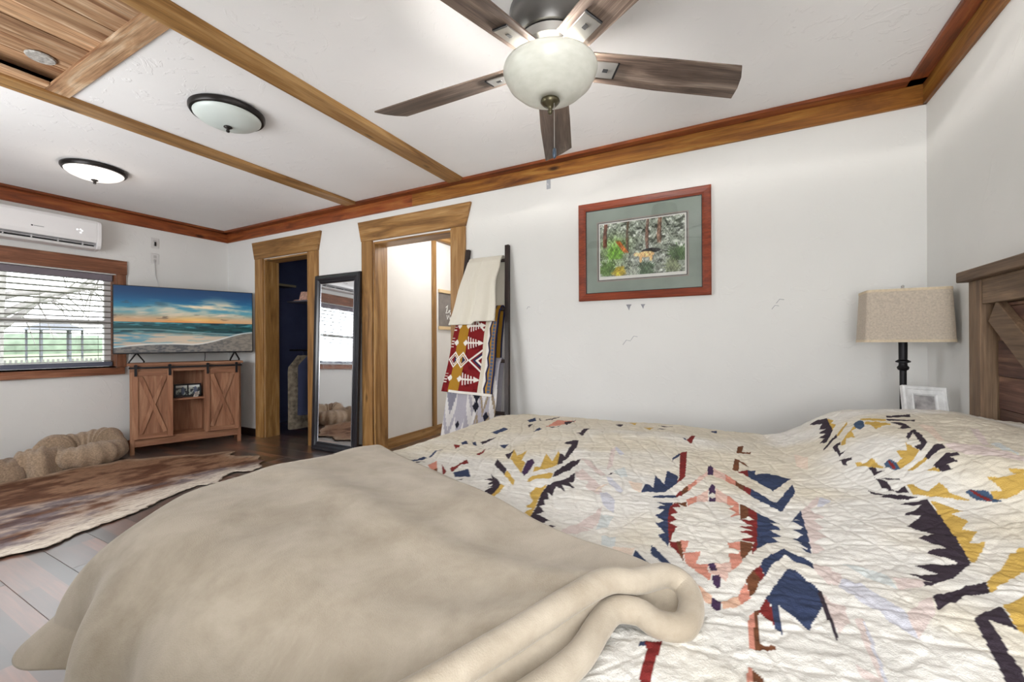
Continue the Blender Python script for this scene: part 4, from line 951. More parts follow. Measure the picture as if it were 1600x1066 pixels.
V2 = np.array([(q.x, q.y) for q in vo]); X_, Y_ = V2[:, 0], V2[:, 1]
de = np.sqrt(((V2[:, None, :] - dens[None]) ** 2).sum(-1)).min(1)
Zr = 0.003 + 0.010 * fbm(X_ * 4 + 30, Y_ * 4 + 30, 5) * sst(0.25, 0.0, de) + 0.004 * fbm(X_ * 3 + 50, Y_ * 3 + 50, 6)
me = bpy.data.meshes.new('cowhide_rug'); me.from_pydata([(a, b_, z) for a, b_, z in zip(X_, Y_, Zr)], [], [tuple(f) for f in fo]); shade(me)
sp = (X_ + 4.12) - 0.30 * (Y_ - 1.25) + 0.03 * np.sin(4 * Y_)     # distance from the spine line
n1 = fbm(X_ * 10 + 60, Y_ * 5 + 60, 80, 4); n2 = fbm(X_ * 16 + 60, Y_ * 7 + 60, 90, 4)
c = np.zeros((len(X_), 3)) + np.array((158, 122, 96.0))
c = mixc(c, (92, 56, 38), sst(0.44, 0.62, n1) * 0.8)
side = sst(-0.02, 0.07, sp)
c = mixc(c, (182, 166, 154), side * sst(0.72, 0.45, n1) * 0.95); c = mixc(c, (92, 84, 96), side * sst(0.45, 0.62, n2) * 0.6)
c = mixc(c, (78, 42, 28), np.exp(-(sp / 0.025) ** 2) * 0.6)
c = mixc(c, (216, 206, 192), sst(0.26, 0.06, de + 0.22 * (n2 - 0.5)) * sst(-0.05, 0.25, sp))
c = mixc(c, (196, 176, 154), sst(0.12, 0.0, de + 0.1 * (n2 - 0.5)) * sst(0.1, -0.2, sp) * 0.8)
paint(me, c)
def hide_mat():
    m, nt, b = nm('cowhide'); a = N(nt, 'ShaderNodeVertexColor'); a.layer_name = 'Col'; tc = N(nt, 'ShaderNodeTexCoord')
    def streak(sc, lo, hi):
        mp = N(nt, 'ShaderNodeMapping'); mp.inputs['Scale'].default_value = sc; mp.inputs['Rotation'].default_value = (0, 0, 0.28); nt.links.new(tc.outputs['Object'], mp.inputs['Vector'])
        n = N(nt, 'ShaderNodeTexNoise'); sets(n, Scale=1.0, Detail=5.0, Roughness=0.65, Distortion=0.6); nt.links.new(mp.outputs[0], n.inputs['Vector'])
        r = N(nt, 'ShaderNodeMapRange'); sets(r, From_Min=lo, From_Max=hi); nt.links.new(n.outputs['Fac'], r.inputs['Value']); return r, n
    s1, n = streak((46, 12, 1), 0.50, 0.66); s2, n2_ = streak((150, 30, 1), 0.40, 0.62)
    sc = N(nt, 'ShaderNodeMath', operation='MULTIPLY'); sc.inputs[1].default_value = 0.72; nt.links.new(s1.outputs[0], sc.inputs[0])
    mx = N(nt, 'ShaderNodeMixRGB', blend_type='MULTIPLY'); mx.inputs['Color2'].default_value = (0.25, 0.20, 0.20, 1)
    nt.links.new(sc.outputs[0], mx.inputs['Fac']); nt.links.new(a.outputs['Color'], mx.inputs['Color1'])
    m2 = N(nt, 'ShaderNodeMixRGB', blend_type='MULTIPLY'); m2.inputs['Color2'].default_value = (0.72, 0.68, 0.66, 1); nt.links.new(s2.outputs[0], m2.inputs['Fac']); nt.links.new(mx.outputs[0], m2.inputs['Color1'])
    nt.links.new(m2.outputs[0], b.inputs['Base Color']); sets(b, Roughness=0.75); b.inputs['Specular IOR Level'].default_value = 0.25
    bp = N(nt, 'ShaderNodeBump'); sets(bp, Strength=0.4, Distance=0.004); nt.links.new(n2_.outputs['Fac'], bp.inputs['Height']); nt.links.new(bp.outputs['Normal'], b.inputs['Normal'])
    return m
rug = put('cowhide_rug', me, hide_mat())
md = rug.modifiers.new('thickness', 'SOLIDIFY'); md.thickness = 0.004; md.offset = 1
tag(rug, 'brindle brown and white cowhide rug on the dark floor', 'rug')

# ------------------------------------------------------------------ dog bed
db = thing('dog_bed', 'fluffy beige dog bed crumpled against the wall below the window', 'dog bed', (-5.17, 1.27, 0.0))
def fur(name, col):
    return plain(name, col, 0.95, spec=0.1, bump=0.8, bscale=260, var=0.3, vscale=90, sheen=0.3)
M_FUR = fur('beige_fur', rgb(172, 148, 124)); M_FUR2 = fur('taupe_fur', rgb(156, 132, 110))
nu, nv = 150, 40
U = np.linspace(0, 2 * np.pi, nu, endpoint=False); V = np.linspace(0, 2 * np.pi, nv, endpoint=False)
Ug, Vg = np.meshgrid(U, V, indexing='ij')
rx, ry = 0.125, 0.20
tr_ = 0.100 + 0.012 * np.sin(3 * Ug + 1) + 0.006 * np.sin(17 * Ug) + 0.010 * (fbm(Ug * 7, Vg * 1.0, 6) - 0.5)
P = np.stack([(rx + tr_ * np.cos(Vg)) * np.cos(Ug), 0.29 + (ry + tr_ * np.cos(Vg) * 1.15) * np.sin(Ug), 0.092 + tr_ * 0.98 * np.sin(Vg) + 0.085 * sst(0.15, -0.35, np.cos(Ug) + 0 * Vg) * (0.5 + 0.5 * np.sin(Vg))], -1)
P[..., 2] = np.maximum(P[..., 2], 0.003)
put('bolster', grid_mesh('bolster', P, True, True), M_FUR, db)
n = 40; u, v = np.meshgrid(np.linspace(-1, 1, n), np.linspace(-1, 1, n), indexing='ij')
r2 = np.clip(np.maximum(np.abs(u), np.abs(v)), 0, 1); k = np.maximum(np.hypot(u, v), 1e-6); su, sv = u / k * r2, v / k * r2
P = np.stack([0.16 * su, 0.29 + 0.24 * sv, 0.085 + 0.02 * (1 - r2 ** 2) + 0.012 * fbm(u * 4 + 9, v * 4 + 9, 2)], -1)
put('cushion', grid_mesh('cushion', P), M_FUR2, db)
def lump(cx, cy, lx, ly, h, rot, seed, m, nm_='crumpled_cover'):
    n = 70; U, V = np.meshgrid(np.linspace(0, 2 * np.pi, n, endpoint=False), np.linspace(0.0, np.pi / 2, 30), indexing='ij')
    R = np.cos(V) ** 0.6
    d = 1 + 0.16 * np.sin(5 * U + seed) * np.cos(V) + 0.14 * (fbm(np.cos(U) * 3 + 8 + seed, np.sin(U) * 3 + 8, seed) - 0.5)
    x = lx * R * np.cos(U) * d; y = ly * R * np.sin(U) * d
    z = h * np.sin(V) * (0.75 + 0.5 * fbm(x * 9 + 30, y * 9 + 30, seed, 3)) + 0.022 * np.abs(np.sin((x * 0.6 + y) * 38 + seed)) * np.sin(V)
    c_, s_ = math.cos(rot), math.sin(rot)
    P = np.stack([cx + c_ * x - s_ * y, cy + s_ * x + c_ * y, np.maximum(z, 0.003)], -1)
    put(nm_, grid_mesh(nm_, P, True), m, db)
lump(0.05, -0.02, 0.15, 0.16, 0.20, 0.3, 3, M_FUR); lump(0.0, -0.20, 0.17, 0.20, 0.15, 0.1, 7, M_FUR2); lump(-0.03, -0.42, 0.17, 0.22, 0.11, -0.1, 11, M_FUR); lump(-0.02, -0.70, 0.18, 0.25, 0.09, 0.0, 15, M_FUR2)

# ------------------------------------------------------------------ bed
bed = thing('bed', 'queen bed with weathered barn wood headboard', 'bed', (-0.15, 1.15, 0.0))
BX, BY = -0.15, 1.15
def L3(x, y, z): return (x - BX, y - BY, z)
MB().box(L3(-1.10, 0.45, 0.30), L3(0.79, 1.99, 0.60)).build('mattress', plain('mattress_cloth', rgb(225, 222, 214), 0.9, var=0.03), bed, bevel=0.03)
MB().box(L3(-1.09, 0.46, 0.14), L3(0.79, 1.98, 0.30)).build('box_spring', plain('box_spring_cloth', rgb(150, 140, 128), 0.9, var=0.05), bed, bevel=0.01)
for y in (0.44, 1.97): MB().box(L3(-1.10, y, 0.09), L3(0.80, y + 0.03, 0.14)).build('side_rail', M_HB[0], bed)
for x in (-1.0, 0.6):
    for y in (0.50, 1.90): MB().box(L3(x, y, 0.0), L3(x + 0.06, y + 0.06, 0.09)).build('leg', M_HB[2], bed)
hbp = MB().box(L3(0.852, 0.30, 0.45), L3(0.872, 2.17, 1.25)).build('headboard', M_HB[1], bed)
MB().box(L3(0.775, 0.18, 1.297), L3(0.885, 2.285, 1.337)).build('cap_rail', M_HB[1], hbp, bevel=0.003)
for y in (0.215, 2.168): MB().box(L3(0.80, y, 0.0), L3(0.872, y + 0.086, 1.2965)).build('post', M_HB[2], hbp, bevel=0.003)
MB().box(L3(0.805, 0.302, 1.205), L3(0.85, 2.167, 1.2965)).build('top_rail', M_HB[1], hbp, bevel=0.002)
MB().box(L3(0.805, 0.302, 0.40), L3(0.85, 2.167, 0.47)).build('bottom_rail', M_HB[1], hbp, bevel=0.002)
z = 0.47; k = 0
while z < 1.2:
    h = (0.122, 0.108, 0.13, 0.115, 0.128, 0.118, 0.125)[k % 7]; h = min(h, 1.204 - z); s = (1.05, 1.35, 0.8)[k % 3]
    MB().box(L3(0.838 - 0.002 * (k % 3), 0.302, z), L3(0.852, s, z + h - 0.002)).build('plank', M_HBP, hbp, bevel=0.001)
    MB().box(L3(0.838 - 0.002 * ((k + 1) % 3), s + 0.0015, z), L3(0.852, 2.137, z + h - 0.002)).build('plank', M_HBP, hbp, bevel=0.001)
    z += h; k += 1
for ya_, yb_ in ((2.150, 1.25), (0.319, 1.22)):
    MB().bar(L3(0.838, ya_ - 0.03 * (1 if ya_ > 1 else -1), 1.175), L3(0.838, yb_, 0.52), 0.088, 0.026, (-1, 0, 0)).build('brace', M_HB[1], hbp, bevel=0.002)

# ---- shape of the made bed
def quilt_h(x, y):
    z = 0.695 + 0 * x
    z = z + 0.014 * np.exp(-((y - 1.72 - 0.10 * np.sin(2.1 * x)) / 0.13) ** 2) * sst(-1.0, -0.6, x) * (1 - sst(0.05, 0.2, x))
    z = z + 0.022 * np.exp(-((x - 0.30 + 0.22 * (y - 1.2)) / 0.16) ** 2) * sst(0.5, 0.8, y) * (1 - sst(1.5, 1.75, y))
    z = z + 0.008 * np.sin(5.2 * x + 2.3 * y) + 0.006 * np.sin(3.1 * y - 6.4 * x + 1.0)
    px = sst(0.10, 0.40, x - 0.30 * sst(0, 1.0, 1.75 - y))
    pw = 1 - 0.35 * np.exp(-((y - 1.13) / 0.09) ** 2)
    return z + 0.125 * px * pw * (1 - 0.25 * sst(0.62, 0.82, x))
def drape(s, t, off=0.0, XF=-1.06, Y0=0.42, Y1=2.00, rc=0.16, r=0.09, flare=0.10, wamp=0.02, wk=26.0, lift=None, corner_flare=0.0):
    qx = np.maximum(s, XF + rc); qx = np.minimum(qx, 3.0); qy = np.clip(t, Y0 + rc, Y1 - rc)
    dx, dy = s - qx, t - qy; d = np.hypot(dx, dy); k = np.maximum(d, 1e-9); nx, ny = dx / k, dy / k
    e = np.maximum(0, d - rc); ph = np.minimum(e / r, np.pi / 2); v = np.maximum(0, e - r * np.pi / 2)
    corner = np.clip(2 * np.abs(nx * ny), 0, 1)
    arc = np.arctan2(ny, nx) * rc * 1.5 + qx * 1.0 + qy * 1.0
    h = np.minimum(d, rc) + (r + off) * np.sin(ph) + v * (flare + corner_flare * corner) + wamp * np.sin(arc * wk) * sst(0.05, 0.34, e) * (0.55 + 0.7 * corner)
    x = qx + nx * h; y = qy + ny * h
    cx = np.clip(x, XF, 0.9); cyy = np.clip(y, Y0, Y1)
    z = quilt_h(cx, cyy) - r * (1 - np.cos(ph)) - v * 0.985 + off * np.cos(ph)
    if lift is not None: z = z + lift
    return x, y, np.maximum(z, 0.012)

# ---- quilt
QP = """PK -432 1286 -398 1271 -315 1157 -324 1142 -380 1213
LV -311 1143 -298 1144 -246 1061 -250 1041 -291 1093
PK -401 1145 -392 1183 -344 1117 -303 1068 -286 1006 -306 1013 -339 1042 -344 1086 -382 1099
LV -295 1019 -281 1034 -250 992 -236 926 -270 960
PK -275 894 -270 952 -253 872 -255 828 -293 835
GY -260 914 -233 913 -231 857 -247 826
PK -311 804 -293 835 -254 823 -281 800 -305 784
PK -370 1421 -362 1457 -320 1242 -327 1202 -341 1283
LV -362 1457 -317 1384 -321 1351 -358 1426
BE -250 1134 -213 1135 -205 1074 -227 1080
GY -306 1201 -286 1248 -259 1172 -276 1161
BK -313 1164 -306 1196 -305 1173
BE -273 1122 -291 1093 -311 1012 -309 1065
BE -198 771 -162 783 -159 718 -189 724
GY -230 807 -203 812 -196 772 -219 768
PK 130 1125 178 1242 172 1183 148 1140 170 1104 144 1075 157 1031 140 1010 156 987 130 957 143 929 121 901 124 975
LV 180 1232 198 1207 175 1165 165 1163
PK 115 858 150 837 146 816 126 795 114 826
LV 146 816 171 809 177 779 152 768 138 789
GY 163 881 204 863 210 821 197 833 175 862
BE 171 1640 199 1561 186 1458 163 1503
PK 122 741 136 741 133 693 116 663 113 689
PK 138 837 150 825 137 795 131 794
LV 152 822 163 809 202 751 202 694 189 709 179 718 175 734 154 756 149 781 137 790
PK 205 749 245 801 237 760 202 694 200 726
GY 157 877 176 875 212 856 211 811 197 824 169 855
PK 216 849 254 855 247 833 213 811
PK 141 708 151 713 146 587 139 583 138 610 139 664
LV 149 707 151 691 146 587 142 585 145 649
PK 119 602 132 592 146 589 145 586 129 578 121 584
PK 118 864 140 852 135 819 115 832
PK 113 764 122 741 114 695
NV -177 1063 -127 1099 -125 1079 -171 1047
RD -127 1101 -118 1136 -114 1100 -125 1079
BR -118 1136 -107 1180 -103 1138 -114 1100
SL -107 1180 -91 1255 -88 1208 -103 1138
PS -91 1255 -70 1354 -67 1304 -88 1208
PS -56 1395 -23 1353 -22 1285 -53 1321
SL -23 1353 3 1302 3 1253 -22 1285
PU -71 1384 -65 1430 -56 1395 -53 1321 -61 1330 -67 1310
BR 3 1302 21 1265 20 1216 3 1253
RD 21 1265 37 1236 35 1186 20 1216
NV 37 1236 87 1165 134 1318 133 1252 91 1101 63 1145 35 1186
NV 36 1444 55 1452 53 1400 70 1425 109 1417 137 1372 86 1247 33 1361
RD 9 1407 36 1444 35 1362
BR 1 1542 14 1532 11 1416 -6 1421
BR 14 1529 40 1485 31 1481 11 1511
BR 11 1703 29 1711 23 1630 51 1642 46 1622 6 1601
RD -159 1490 -141 1536 -121 1258 -134 1190 -136 1255
NV -175 1424 -159 1490 -156 1465 -171 1392
BR -152 1638 -134 1650 -138 1615
NV -206 1077 -207 1144 -184 1124 -196 1230 -164 1171 -172 1287 -138 1246 -134 1190 -153 1107
NV -159 1020 -126 1045 -130 1000 -122 928 -109 840 -108 819 -132 854 -120 864 -145 905 -130 916 -151 946 -137 983 -155 991 -141 1017
RD -125 1041 -113 1038 -108 1014 -124 1007 -110 984 -122 961 -106 940 -119 918 -103 907 -108 841 -97 841 -89 833 -84 792 -104 820 -110 840 -123 927 -130 1000
BR -97 841 -88 845 -77 772 -85 793
BR -126 1043 -99 1060 -97 1033 -111 1038
SL -101 1074 -82 1117 -79 1077 -94 1039
PS -82 1117 -59 1178 -55 1091 -79 1077
PU -58 1196 -52 1226 -44 1206 -42 1151 -49 1161 -56 1143
PU -55 1124 -47 1117 -41 1132 -38 1100 -53 1091
SL -16 1158 8 1119 10 1032 -9 1021 5 1057 -15 1065 -1 1093 -16 1099
PS -43 1200 -16 1158 -16 1103 -40 1100
BR 10 1119 27 1098 26 1036 11 1011
RD 27 1098 44 1073 35 872 27 862 32 903 6 900 31 931 7 940 33 961 7 963 34 986 8 1005 37 1024 26 1036
BR 8 891 29 898 27 862 17 832 9 806
RD 29 898 36 875 27 843
NV 44 1073 83 1028 64 1017 82 993 61 979 80 959 60 945 73 930 54 914 35 872
NV 130 1129 128 1070 125 990 120 903 105 916 118 919 101 937 112 942 97 956 117 979 101 995 122 1022 103 1048 124 1061 108 1058
SL -90 846 -75 850 -80 804 -53 816 -59 774 -40 778 -38 738 -46 734 -60 758 -75 777
SL -5 794 9 853 9 806 -4 768
SL -11 881 8 888 8 852 -10 855
PS -40 778 -5 794 -4 764 -19 741 -34 740
PU -40 777 -30 783 -25 756 -34 752
PU -32 736 -20 741 -20 712 -24 703 -30 716
NV -137 814 -93 753 -92 739 -104 749 -133 778
RD -93 753 -80 737 -81 719 -93 739
BR -80 737 -69 720 -69 703 -81 719
SL -69 720 -45 685 -50 673 -69 703
NV -159 778 -100 715 -92 698 -114 675 -118 704 -139 680 -143 733 -158 716
RD -92 698 -76 681 -76 661 -81 669
NV 41 827 54 856 78 897 88 883 116 863 113 831 107 840 77 868 54 817 42 770 37 797
RD 37 804 41 768 28 729 26 780
BR 26 780 35 759 29 726 20 698 15 744
SL 15 739 20 697 6 674 4 700
SL -70 731 -52 704 -53 686 -70 699
PE -52 704 -30 678 -29 658 -38 658 -53 686
PU -30 677 -18 669 -18 646 -23 641 -29 650
PE -17 667 6 674 1 660 -15 652
PE -15 673 5 699 6 674 -17 667
SL -79 799 -64 805 -61 769 -34 743 -35 719 -55 745 -73 772
PS -27 784 -7 791 -9 750 -12 726 -24 739
SL -10 830 9 839 11 802 -4 761
PU -32 738 -21 743 -19 711 -24 704 -30 714
NV 78 823 86 818 112 769 108 721 84 655 53 694 44 692 39 703 56 754
NV 44 693 53 697 54 626 46 638
RD 39 703 44 690 45 641 28 668
BR 23 665 28 670 27 594 43 596 43 591 20 578
SL 16 652 23 663 20 578 14 577
SL 12 548 17 547 17 520 11 517
BR 17 542 22 538 30 526 17 520
BK 109 770 114 768 114 682 113 650 110 642 108 721
RD -99 541 -80 551 -82 511 -82 476 -92 471 -95 483 -94 527 -94 530 -97 529
NV -106 536 -99 540 -97 531 -104 527
BK 247 804 314 867 329 879 322 847 293 826 241 767
YL 401 995 425 1008 407 966 322 848 330 880 358 919
YL 320 813 362 858 314 745 310 753
BK 273 758 289 765 278 660 274 651 257 643
BK 284 774 317 807 309 751 289 764 273 758
BK 328 1202 363 1204 363 1147 352 1039 334 936 313 905 293 875 269 852 248 834 251 850 262 853 237 872 279 883 257 905 317 931 286 959 322 985 293 1016 325 1046 292 1067 336 1141 306 1136 349 1188 315 1191
BK 280 1278 295 1256 319 1243 351 1216 331 1214 292 1235 304 1243 285 1249
YL 366 1198 381 1183 400 1151 381 1145 392 1109 373 1079 390 1070 363 1025 386 1031 340 942 335 939 352 1039 363 1147
YL 331 881 417 1012 428 1014 400 948 322 847
YL 346 1267 357 1268 364 1237 372 1231 397 1252 403 1208 418 1195 423 1185 380 1207 347 1228
TL 423 1210 435 1218 451 1207 462 1173 450 1170 430 1183
RD 431 1216 437 1213 450 1174 442 1175
YL 465 1240 479 1230 519 1228 504 1193 470 1177 454 1182 457 1200 473 1198
YL 499 1248 524 1241 519 1228 504 1230
BK 305 1334 319 1303 322 1254 307 1276
BK 313 1322 341 1304 343 1292 323 1306
BK 322 1254 342 1263 342 1236 330 1245
BK 304 1384 317 1373 315 1355 330 1351 307 1341
YL 288 1598 314 1653 342 1708 339 1674 325 1665 319 1587 302 1612 291 1560 280 1561
YL 375 1739 422 1720 422 1670 398 1653 373 1614 376 1683 364 1697
YL 367 1412 387 1408 394 1447 405 1388 380 1355 355 1335 354 1363 368 1374
YL 286 1426 305 1408 319 1422 326 1380 333 1362 315 1373 286 1407
TL 345 1741 364 1768 372 1743 360 1674 345 1650 338 1681
TL 335 1380 347 1388 354 1367 355 1334 343 1342 333 1362
RD 342 1383 347 1381 349 1344 342 1346
YL 289 1677 336 1789 335 1764 292 1659
YL 364 1325 405 1355 405 1342 371 1314
YL 390 1298 406 1309 410 1284
BK 257 1965 283 1981 309 1949 296 1764 259 1647 244 1671 264 1708 251 1743 275 1753 260 1793 284 1808 267 1839 284 1891 264 1931
YL 308 1944 319 1886 306 1861 311 1805 294 1767
BK 240 1590 292 1695 288 1657 242 1581
BK 261 1570 286 1605 281 1568 273 1565 270 1509 285 1520 264 1490
BK 260 1470 285 1459 284 1445 271 1448 270 1425 262 1435
BK 450 1834 519 1863 509 1821 446 1804
BK 435 1772 506 1768 497 1745 433 1750
YL 371 1786 435 1772 428 1744 370 1759
BK 431 1715 459 1710 455 1619 413 1588 441 1645
BK 408 1493 448 1577 431 1426 405 1383 403 1419 418 1423 427 1511 405 1465
BK 404 1355 434 1401 451 1406 450 1382 423 1361 406 1340
BK 406 1312 440 1348 456 1342 456 1326 439 1328 444 1302 426 1305 429 1283 411 1283
PK 455 1403 519 1417 554 1315 539 1280 464 1334 453 1380
PK 586 1649 591 1615 547 1442 528 1419 554 1535
GY 549 1443 572 1466 555 1334 542 1378
BE 488 1689 514 1665 464 1431 449 1417
YL -655 1227 -695 1334 -643 1255 -641 1325 -603 1208 -578 1185 -544 1085
YL -534 1157 -513 1150 -559 1305 -503 1220 -530 1345 -505 1293 -475 1189 -493 1132 -514 1101
PU -545 1091 -580 1199 -571 1224 -547 1186 -525 1086 -526 1068
BK -692 1262 -691 1325 -656 1219
BK -479 1214 -506 1301 -481 1277 -465 1205
BK -545 1438 -546 1480 -514 1509 -485 1399 -469 1259 -472 1215 -476 1195 -512 1308 -487 1291 -519 1443
BK -664 1140 -694 1210 -604 1109 -581 1054
YL -581 1054 -597 1098 -529 1018 -516 983
BK -442 1073 -457 1127 -449 1237 -430 1279 -421 1235 -423 1135
YL -494 1017 -504 1060 -457 1116 -444 1073 -482 1048
BK -628 1056 -551 980 -537 928 -533 862 -558 867 -541 892 -569 896 -549 923 -564 907 -559 947 -573 940 -568 967 -585 965 -585 991 -608 988 -598 1013
YL -551 980 -533 967 -524 916 -521 860 -533 862 -537 928
YL -455 954 -458 989 -437 1025 -428 967 -401 864 -392 825 -416 843 -408 868 -428 879 -425 911
YL -448 843 -430 843 -434 828
BK -434 1023 -406 1068 -398 1134 -378 1071 -387 1057 -360 1023 -397 1029 -373 991 -410 1019 -395 957 -414 973 -394 936 -403 925 -391 904 -401 892 -376 865 -385 844 -351 837 -362 810 -327 811 -342 790 -392 825 -401 871 -428 967
SL -863 1060 -875 1122 -782 1005 -797 999
BR -809 1008 -807 1038 -752 964
NV -951 1079 -939 1132 -918 1126 -934 1072
BK -949 1054 -896 1093 -918 1047
NV -920 1134 -955 1218 -940 1248 -941 1207 -913 1138
RD -831 1091 -765 1026 -748 986
RD -771 1053 -795 1181 -757 1135 -773 1114 -744 1035 -747 1027
NV -738 1023 -718 1073 -668 1011 -704 985
BK -741 982 -703 955 -675 984 -672 974 -713 951
BK -695 930 -681 941 -681 924
NV -954 1376 -945 1404 -907 1359 -924 1339
RD -946 1316 -922 1329 -910 1278
NV -921 1406 -913 1420 -866 1356 -890 1367
BK -892 1419 -869 1513 -863 1463 -868 1398
RD -794 1235 -813 1335 -792 1283 -780 1240
NV -932 1571 -919 1664 -885 1647 -885 1541
NV -794 1401 -762 1418 -747 1353
BK -803 1319 -799 1390 -800 1339
NV -901 1871 -883 1924 -848 1862 -869 1825
BK -866 1930 -821 1873 -832 1868
BK -816 1875 -793 1958 -776 1996 -783 1902
BK -847 1759 -835 1793 -813 1706
NV -749 1608 -769 1715 -735 1681 -738 1621
SL -757 1754 -756 1912 -675 1941 -712 1801
BK -713 1881 -680 1956 -682 1828
BK -734 1741 -702 1805 -702 1704
BK -560 1616 -518 1564 -541 1744 -555 1708 -544 1618
RD -153 1640 -143 1737 -130 1754 -133 1615
NV -178 1676 -155 1654 -153 1635
YL -346 1874 -310 1898 -310 1812
BK -306 1861 -256 1899 -264 1854
BK -473 1884 -438 1919 -432 1822
YL -427 1964 -401 1998 -392 1925
BK -298 1952 -233 1953 -270 1927
NV -91 1946 -66 1992 -64 1937"""
QC = dict(NV=(54, 64, 92), BK=(58, 49, 58), YL=(198, 164, 86), RD=(122, 44, 42), BR=(108, 68, 46), SL=(206, 140, 122), PS=(218, 186, 174), PE=(220, 180, 156), PK=(212, 197, 192), LV=(198, 198, 207), GY=(202, 207, 206), PU=(68, 48, 78), TL=(66, 86, 112), BE=(222, 204, 188))
sg = np.concatenate([np.linspace(-1.60, -1.02, 90, endpoint=False), np.linspace(-1.02, -0.30, 250, endpoint=False), np.linspace(-0.30, 0.55, 420, endpoint=False), np.linspace(0.55, 0.835, 90)])
tg = np.concatenate([np.linspace(-0.10, 0.36, 100, endpoint=False), np.linspace(0.36, 1.40, 460, endpoint=False), np.linspace(1.40, 2.05, 190, endpoint=False), np.linspace(2.05, 2.52, 70)])
S, T = np.meshgrid(sg, tg, indexing='ij')
cream = np.zeros(S.shape + (3,)) + np.array((214, 206, 189.0))
cream = mixc(cream, (222, 219, 213), sst(0.40, 0.65, fbm(S * 3 + 20, T * 3 + 20, 91, 3)))
def paint_poly(colr, pts):
    a = np.array(pts); lo, hi = a.min(0) - 0.002, a.max(0) + 0.002
    i0, i1 = np.searchsorted(sg, [lo[0], hi[0]]); j0, j1 = np.searchsorted(tg, [lo[1], hi[1]])
    if i1 <= i0 or j1 <= j0: return
    x, y = S[i0:i1, j0:j1], T[i0:i1, j0:j1]; ins = np.zeros(x.shape, bool); n = len(a)
    for q in range(n):
        (xa, ya_), (xb_, yb_) = a[q], a[(q + 1) % n]
        if ya_ == yb_: continue
        ins ^= ((ya_ > y) != (yb_ > y)) & (x < (xb_ - xa) * (y - ya_) / (yb_ - ya_) + xa)
    sub = cream[i0:i1, j0:j1]; sub[ins] = colr
for line in QP.strip().split('\n'):
    w = line.split(); pts = np.array([float(q) / 1000 for q in w[1:]]).reshape(-1, 2)
    paint_poly(QC[w[0]], pts)
fade = fbm(S * 26 + 40, T * 26 + 40, 95, 3); cream = cream * (0.95 + 0.09 * fade)[..., None]
X_, Y_, Z_ = drape(S, T, 0.0)
# quilting: stitched lines sink, the cloth between them puffs and puckers
wob = 0.010 * np.sin(T * 23 + S * 9)
def stitch(p, period, w): 
    q = np.abs(((p / period) % 1) - 0.5) * period; return np.exp(-((period / 2 - q) / w) ** 2)
st1 = stitch(S + 0.35 * T + wob, 0.062, 0.0045); st2 = stitch(T - 0.25 * S + wob, 0.070, 0.0045); st3 = stitch(S - 0.6 * T + wob, 0.105, 0.004)
pk_ = fbm(S * 44 + T * 14, T * 66 - S * 16, 97, 3) - 0.5
dz = -0.0019 * np.maximum(np.maximum(st1, st2), 0.8 * st3) + 0.0062 * pk_ + 0.010 * (fbm(S * 9 + 5, T * 9 + 5, 99, 2) - 0.5)
flat = sst(-1.2, -1.0, S) * sst(2.15, 2.0, T)
Z_ = Z_ + dz * (0.3 + 0.7 * flat); X_ = X_ - dz * (1 - flat) * 1.2
P = np.stack([X_, Y_, Z_], -1) - np.array([-0.15, 1.15, 0.3])
me = grid_mesh('quilt', P); paint(me, cream.reshape(-1, 3))
ql = put('quilt', me, vcol('quilted_cotton', 0.9, 0.15, bump=0.35, bscale=420, grain=0.07, gscale=600), None, loc=(-0.15, 1.15, 0.3))
tag(ql, 'cream patchwork quilt with navy red and mustard southwestern motifs on the bed', 'quilt')

# ---- fleece blanket over the foot of the bed
nu, nv = 260, 240
a, b2 = np.meshgrid(np.linspace(0, 1, nu), np.linspace(0, 1, nv), indexing='ij')
cB, cA, cD, cC = np.array((-0.085, 0.648)), np.array((-1.30, 1.175)), np.array((-1.275, 0.25)), np.array((-0.42, -0.02))
Q = (1 - a)[..., None] * (1 - b2)[..., None] * cB + a[..., None] * (1 - b2)[..., None] * cA + a[..., None] * b2[..., None] * cD + (1 - a)[..., None] * b2[..., None] * cC
Q = Q + (np.array((-0.7, 0.62)) - Q) * (0.16 * (sst(0.75, 1.0, a) * sst(0.75, 1.0, b2))[..., None])
s, t = Q[..., 0], Q[..., 1]
lift = 0.014 + 0.022 * (fbm(s * 3.2 + 11, t * 3.2 + 7, 31, 2) - 0.4) + 0.010 * (fbm(s * 9 + 3, t * 9 + 3, 33, 2) - 0.5)
lift = lift + 0.030 * sst(0.16, 0.03, a) * sst(0.0, 0.08, b2 + 0.05) + 0.012 * np.exp(-((b2 - 0.22 - 0.25 * a) / 0.06) ** 2) * sst(1.0, 0.6, a)
lift = lift * sst(0.0, 0.03, np.minimum(b2 + 0.004, 1)) + 0.010
X_, Y_, Z_ = drape(s, t, 0.012, r=0.15, rc=0.20, XF=-1.05, flare=0.10, wamp=0.042, wk=34, lift=np.maximum(lift, 0.008), corner_flare=0.9)
def smooth_path(pts, n=10):
    pts = [Vector(p) for p in pts]; o = []
    for i in range(len(pts) - 1):
        p0, p1, p2, p3 = pts[max(i - 1, 0)], pts[i], pts[i + 1], pts[min(i + 2, len(pts) - 1)]
        for k in range(n):
            f = k / n; o.append(0.5 * ((2 * p1) + (p2 - p0) * f + (2 * p0 - 5 * p1 + 4 * p2 - p3) * f * f + (3 * p1 - p0 - 3 * p2 + p3) * f ** 3))
    o.append(pts[-1]); return o
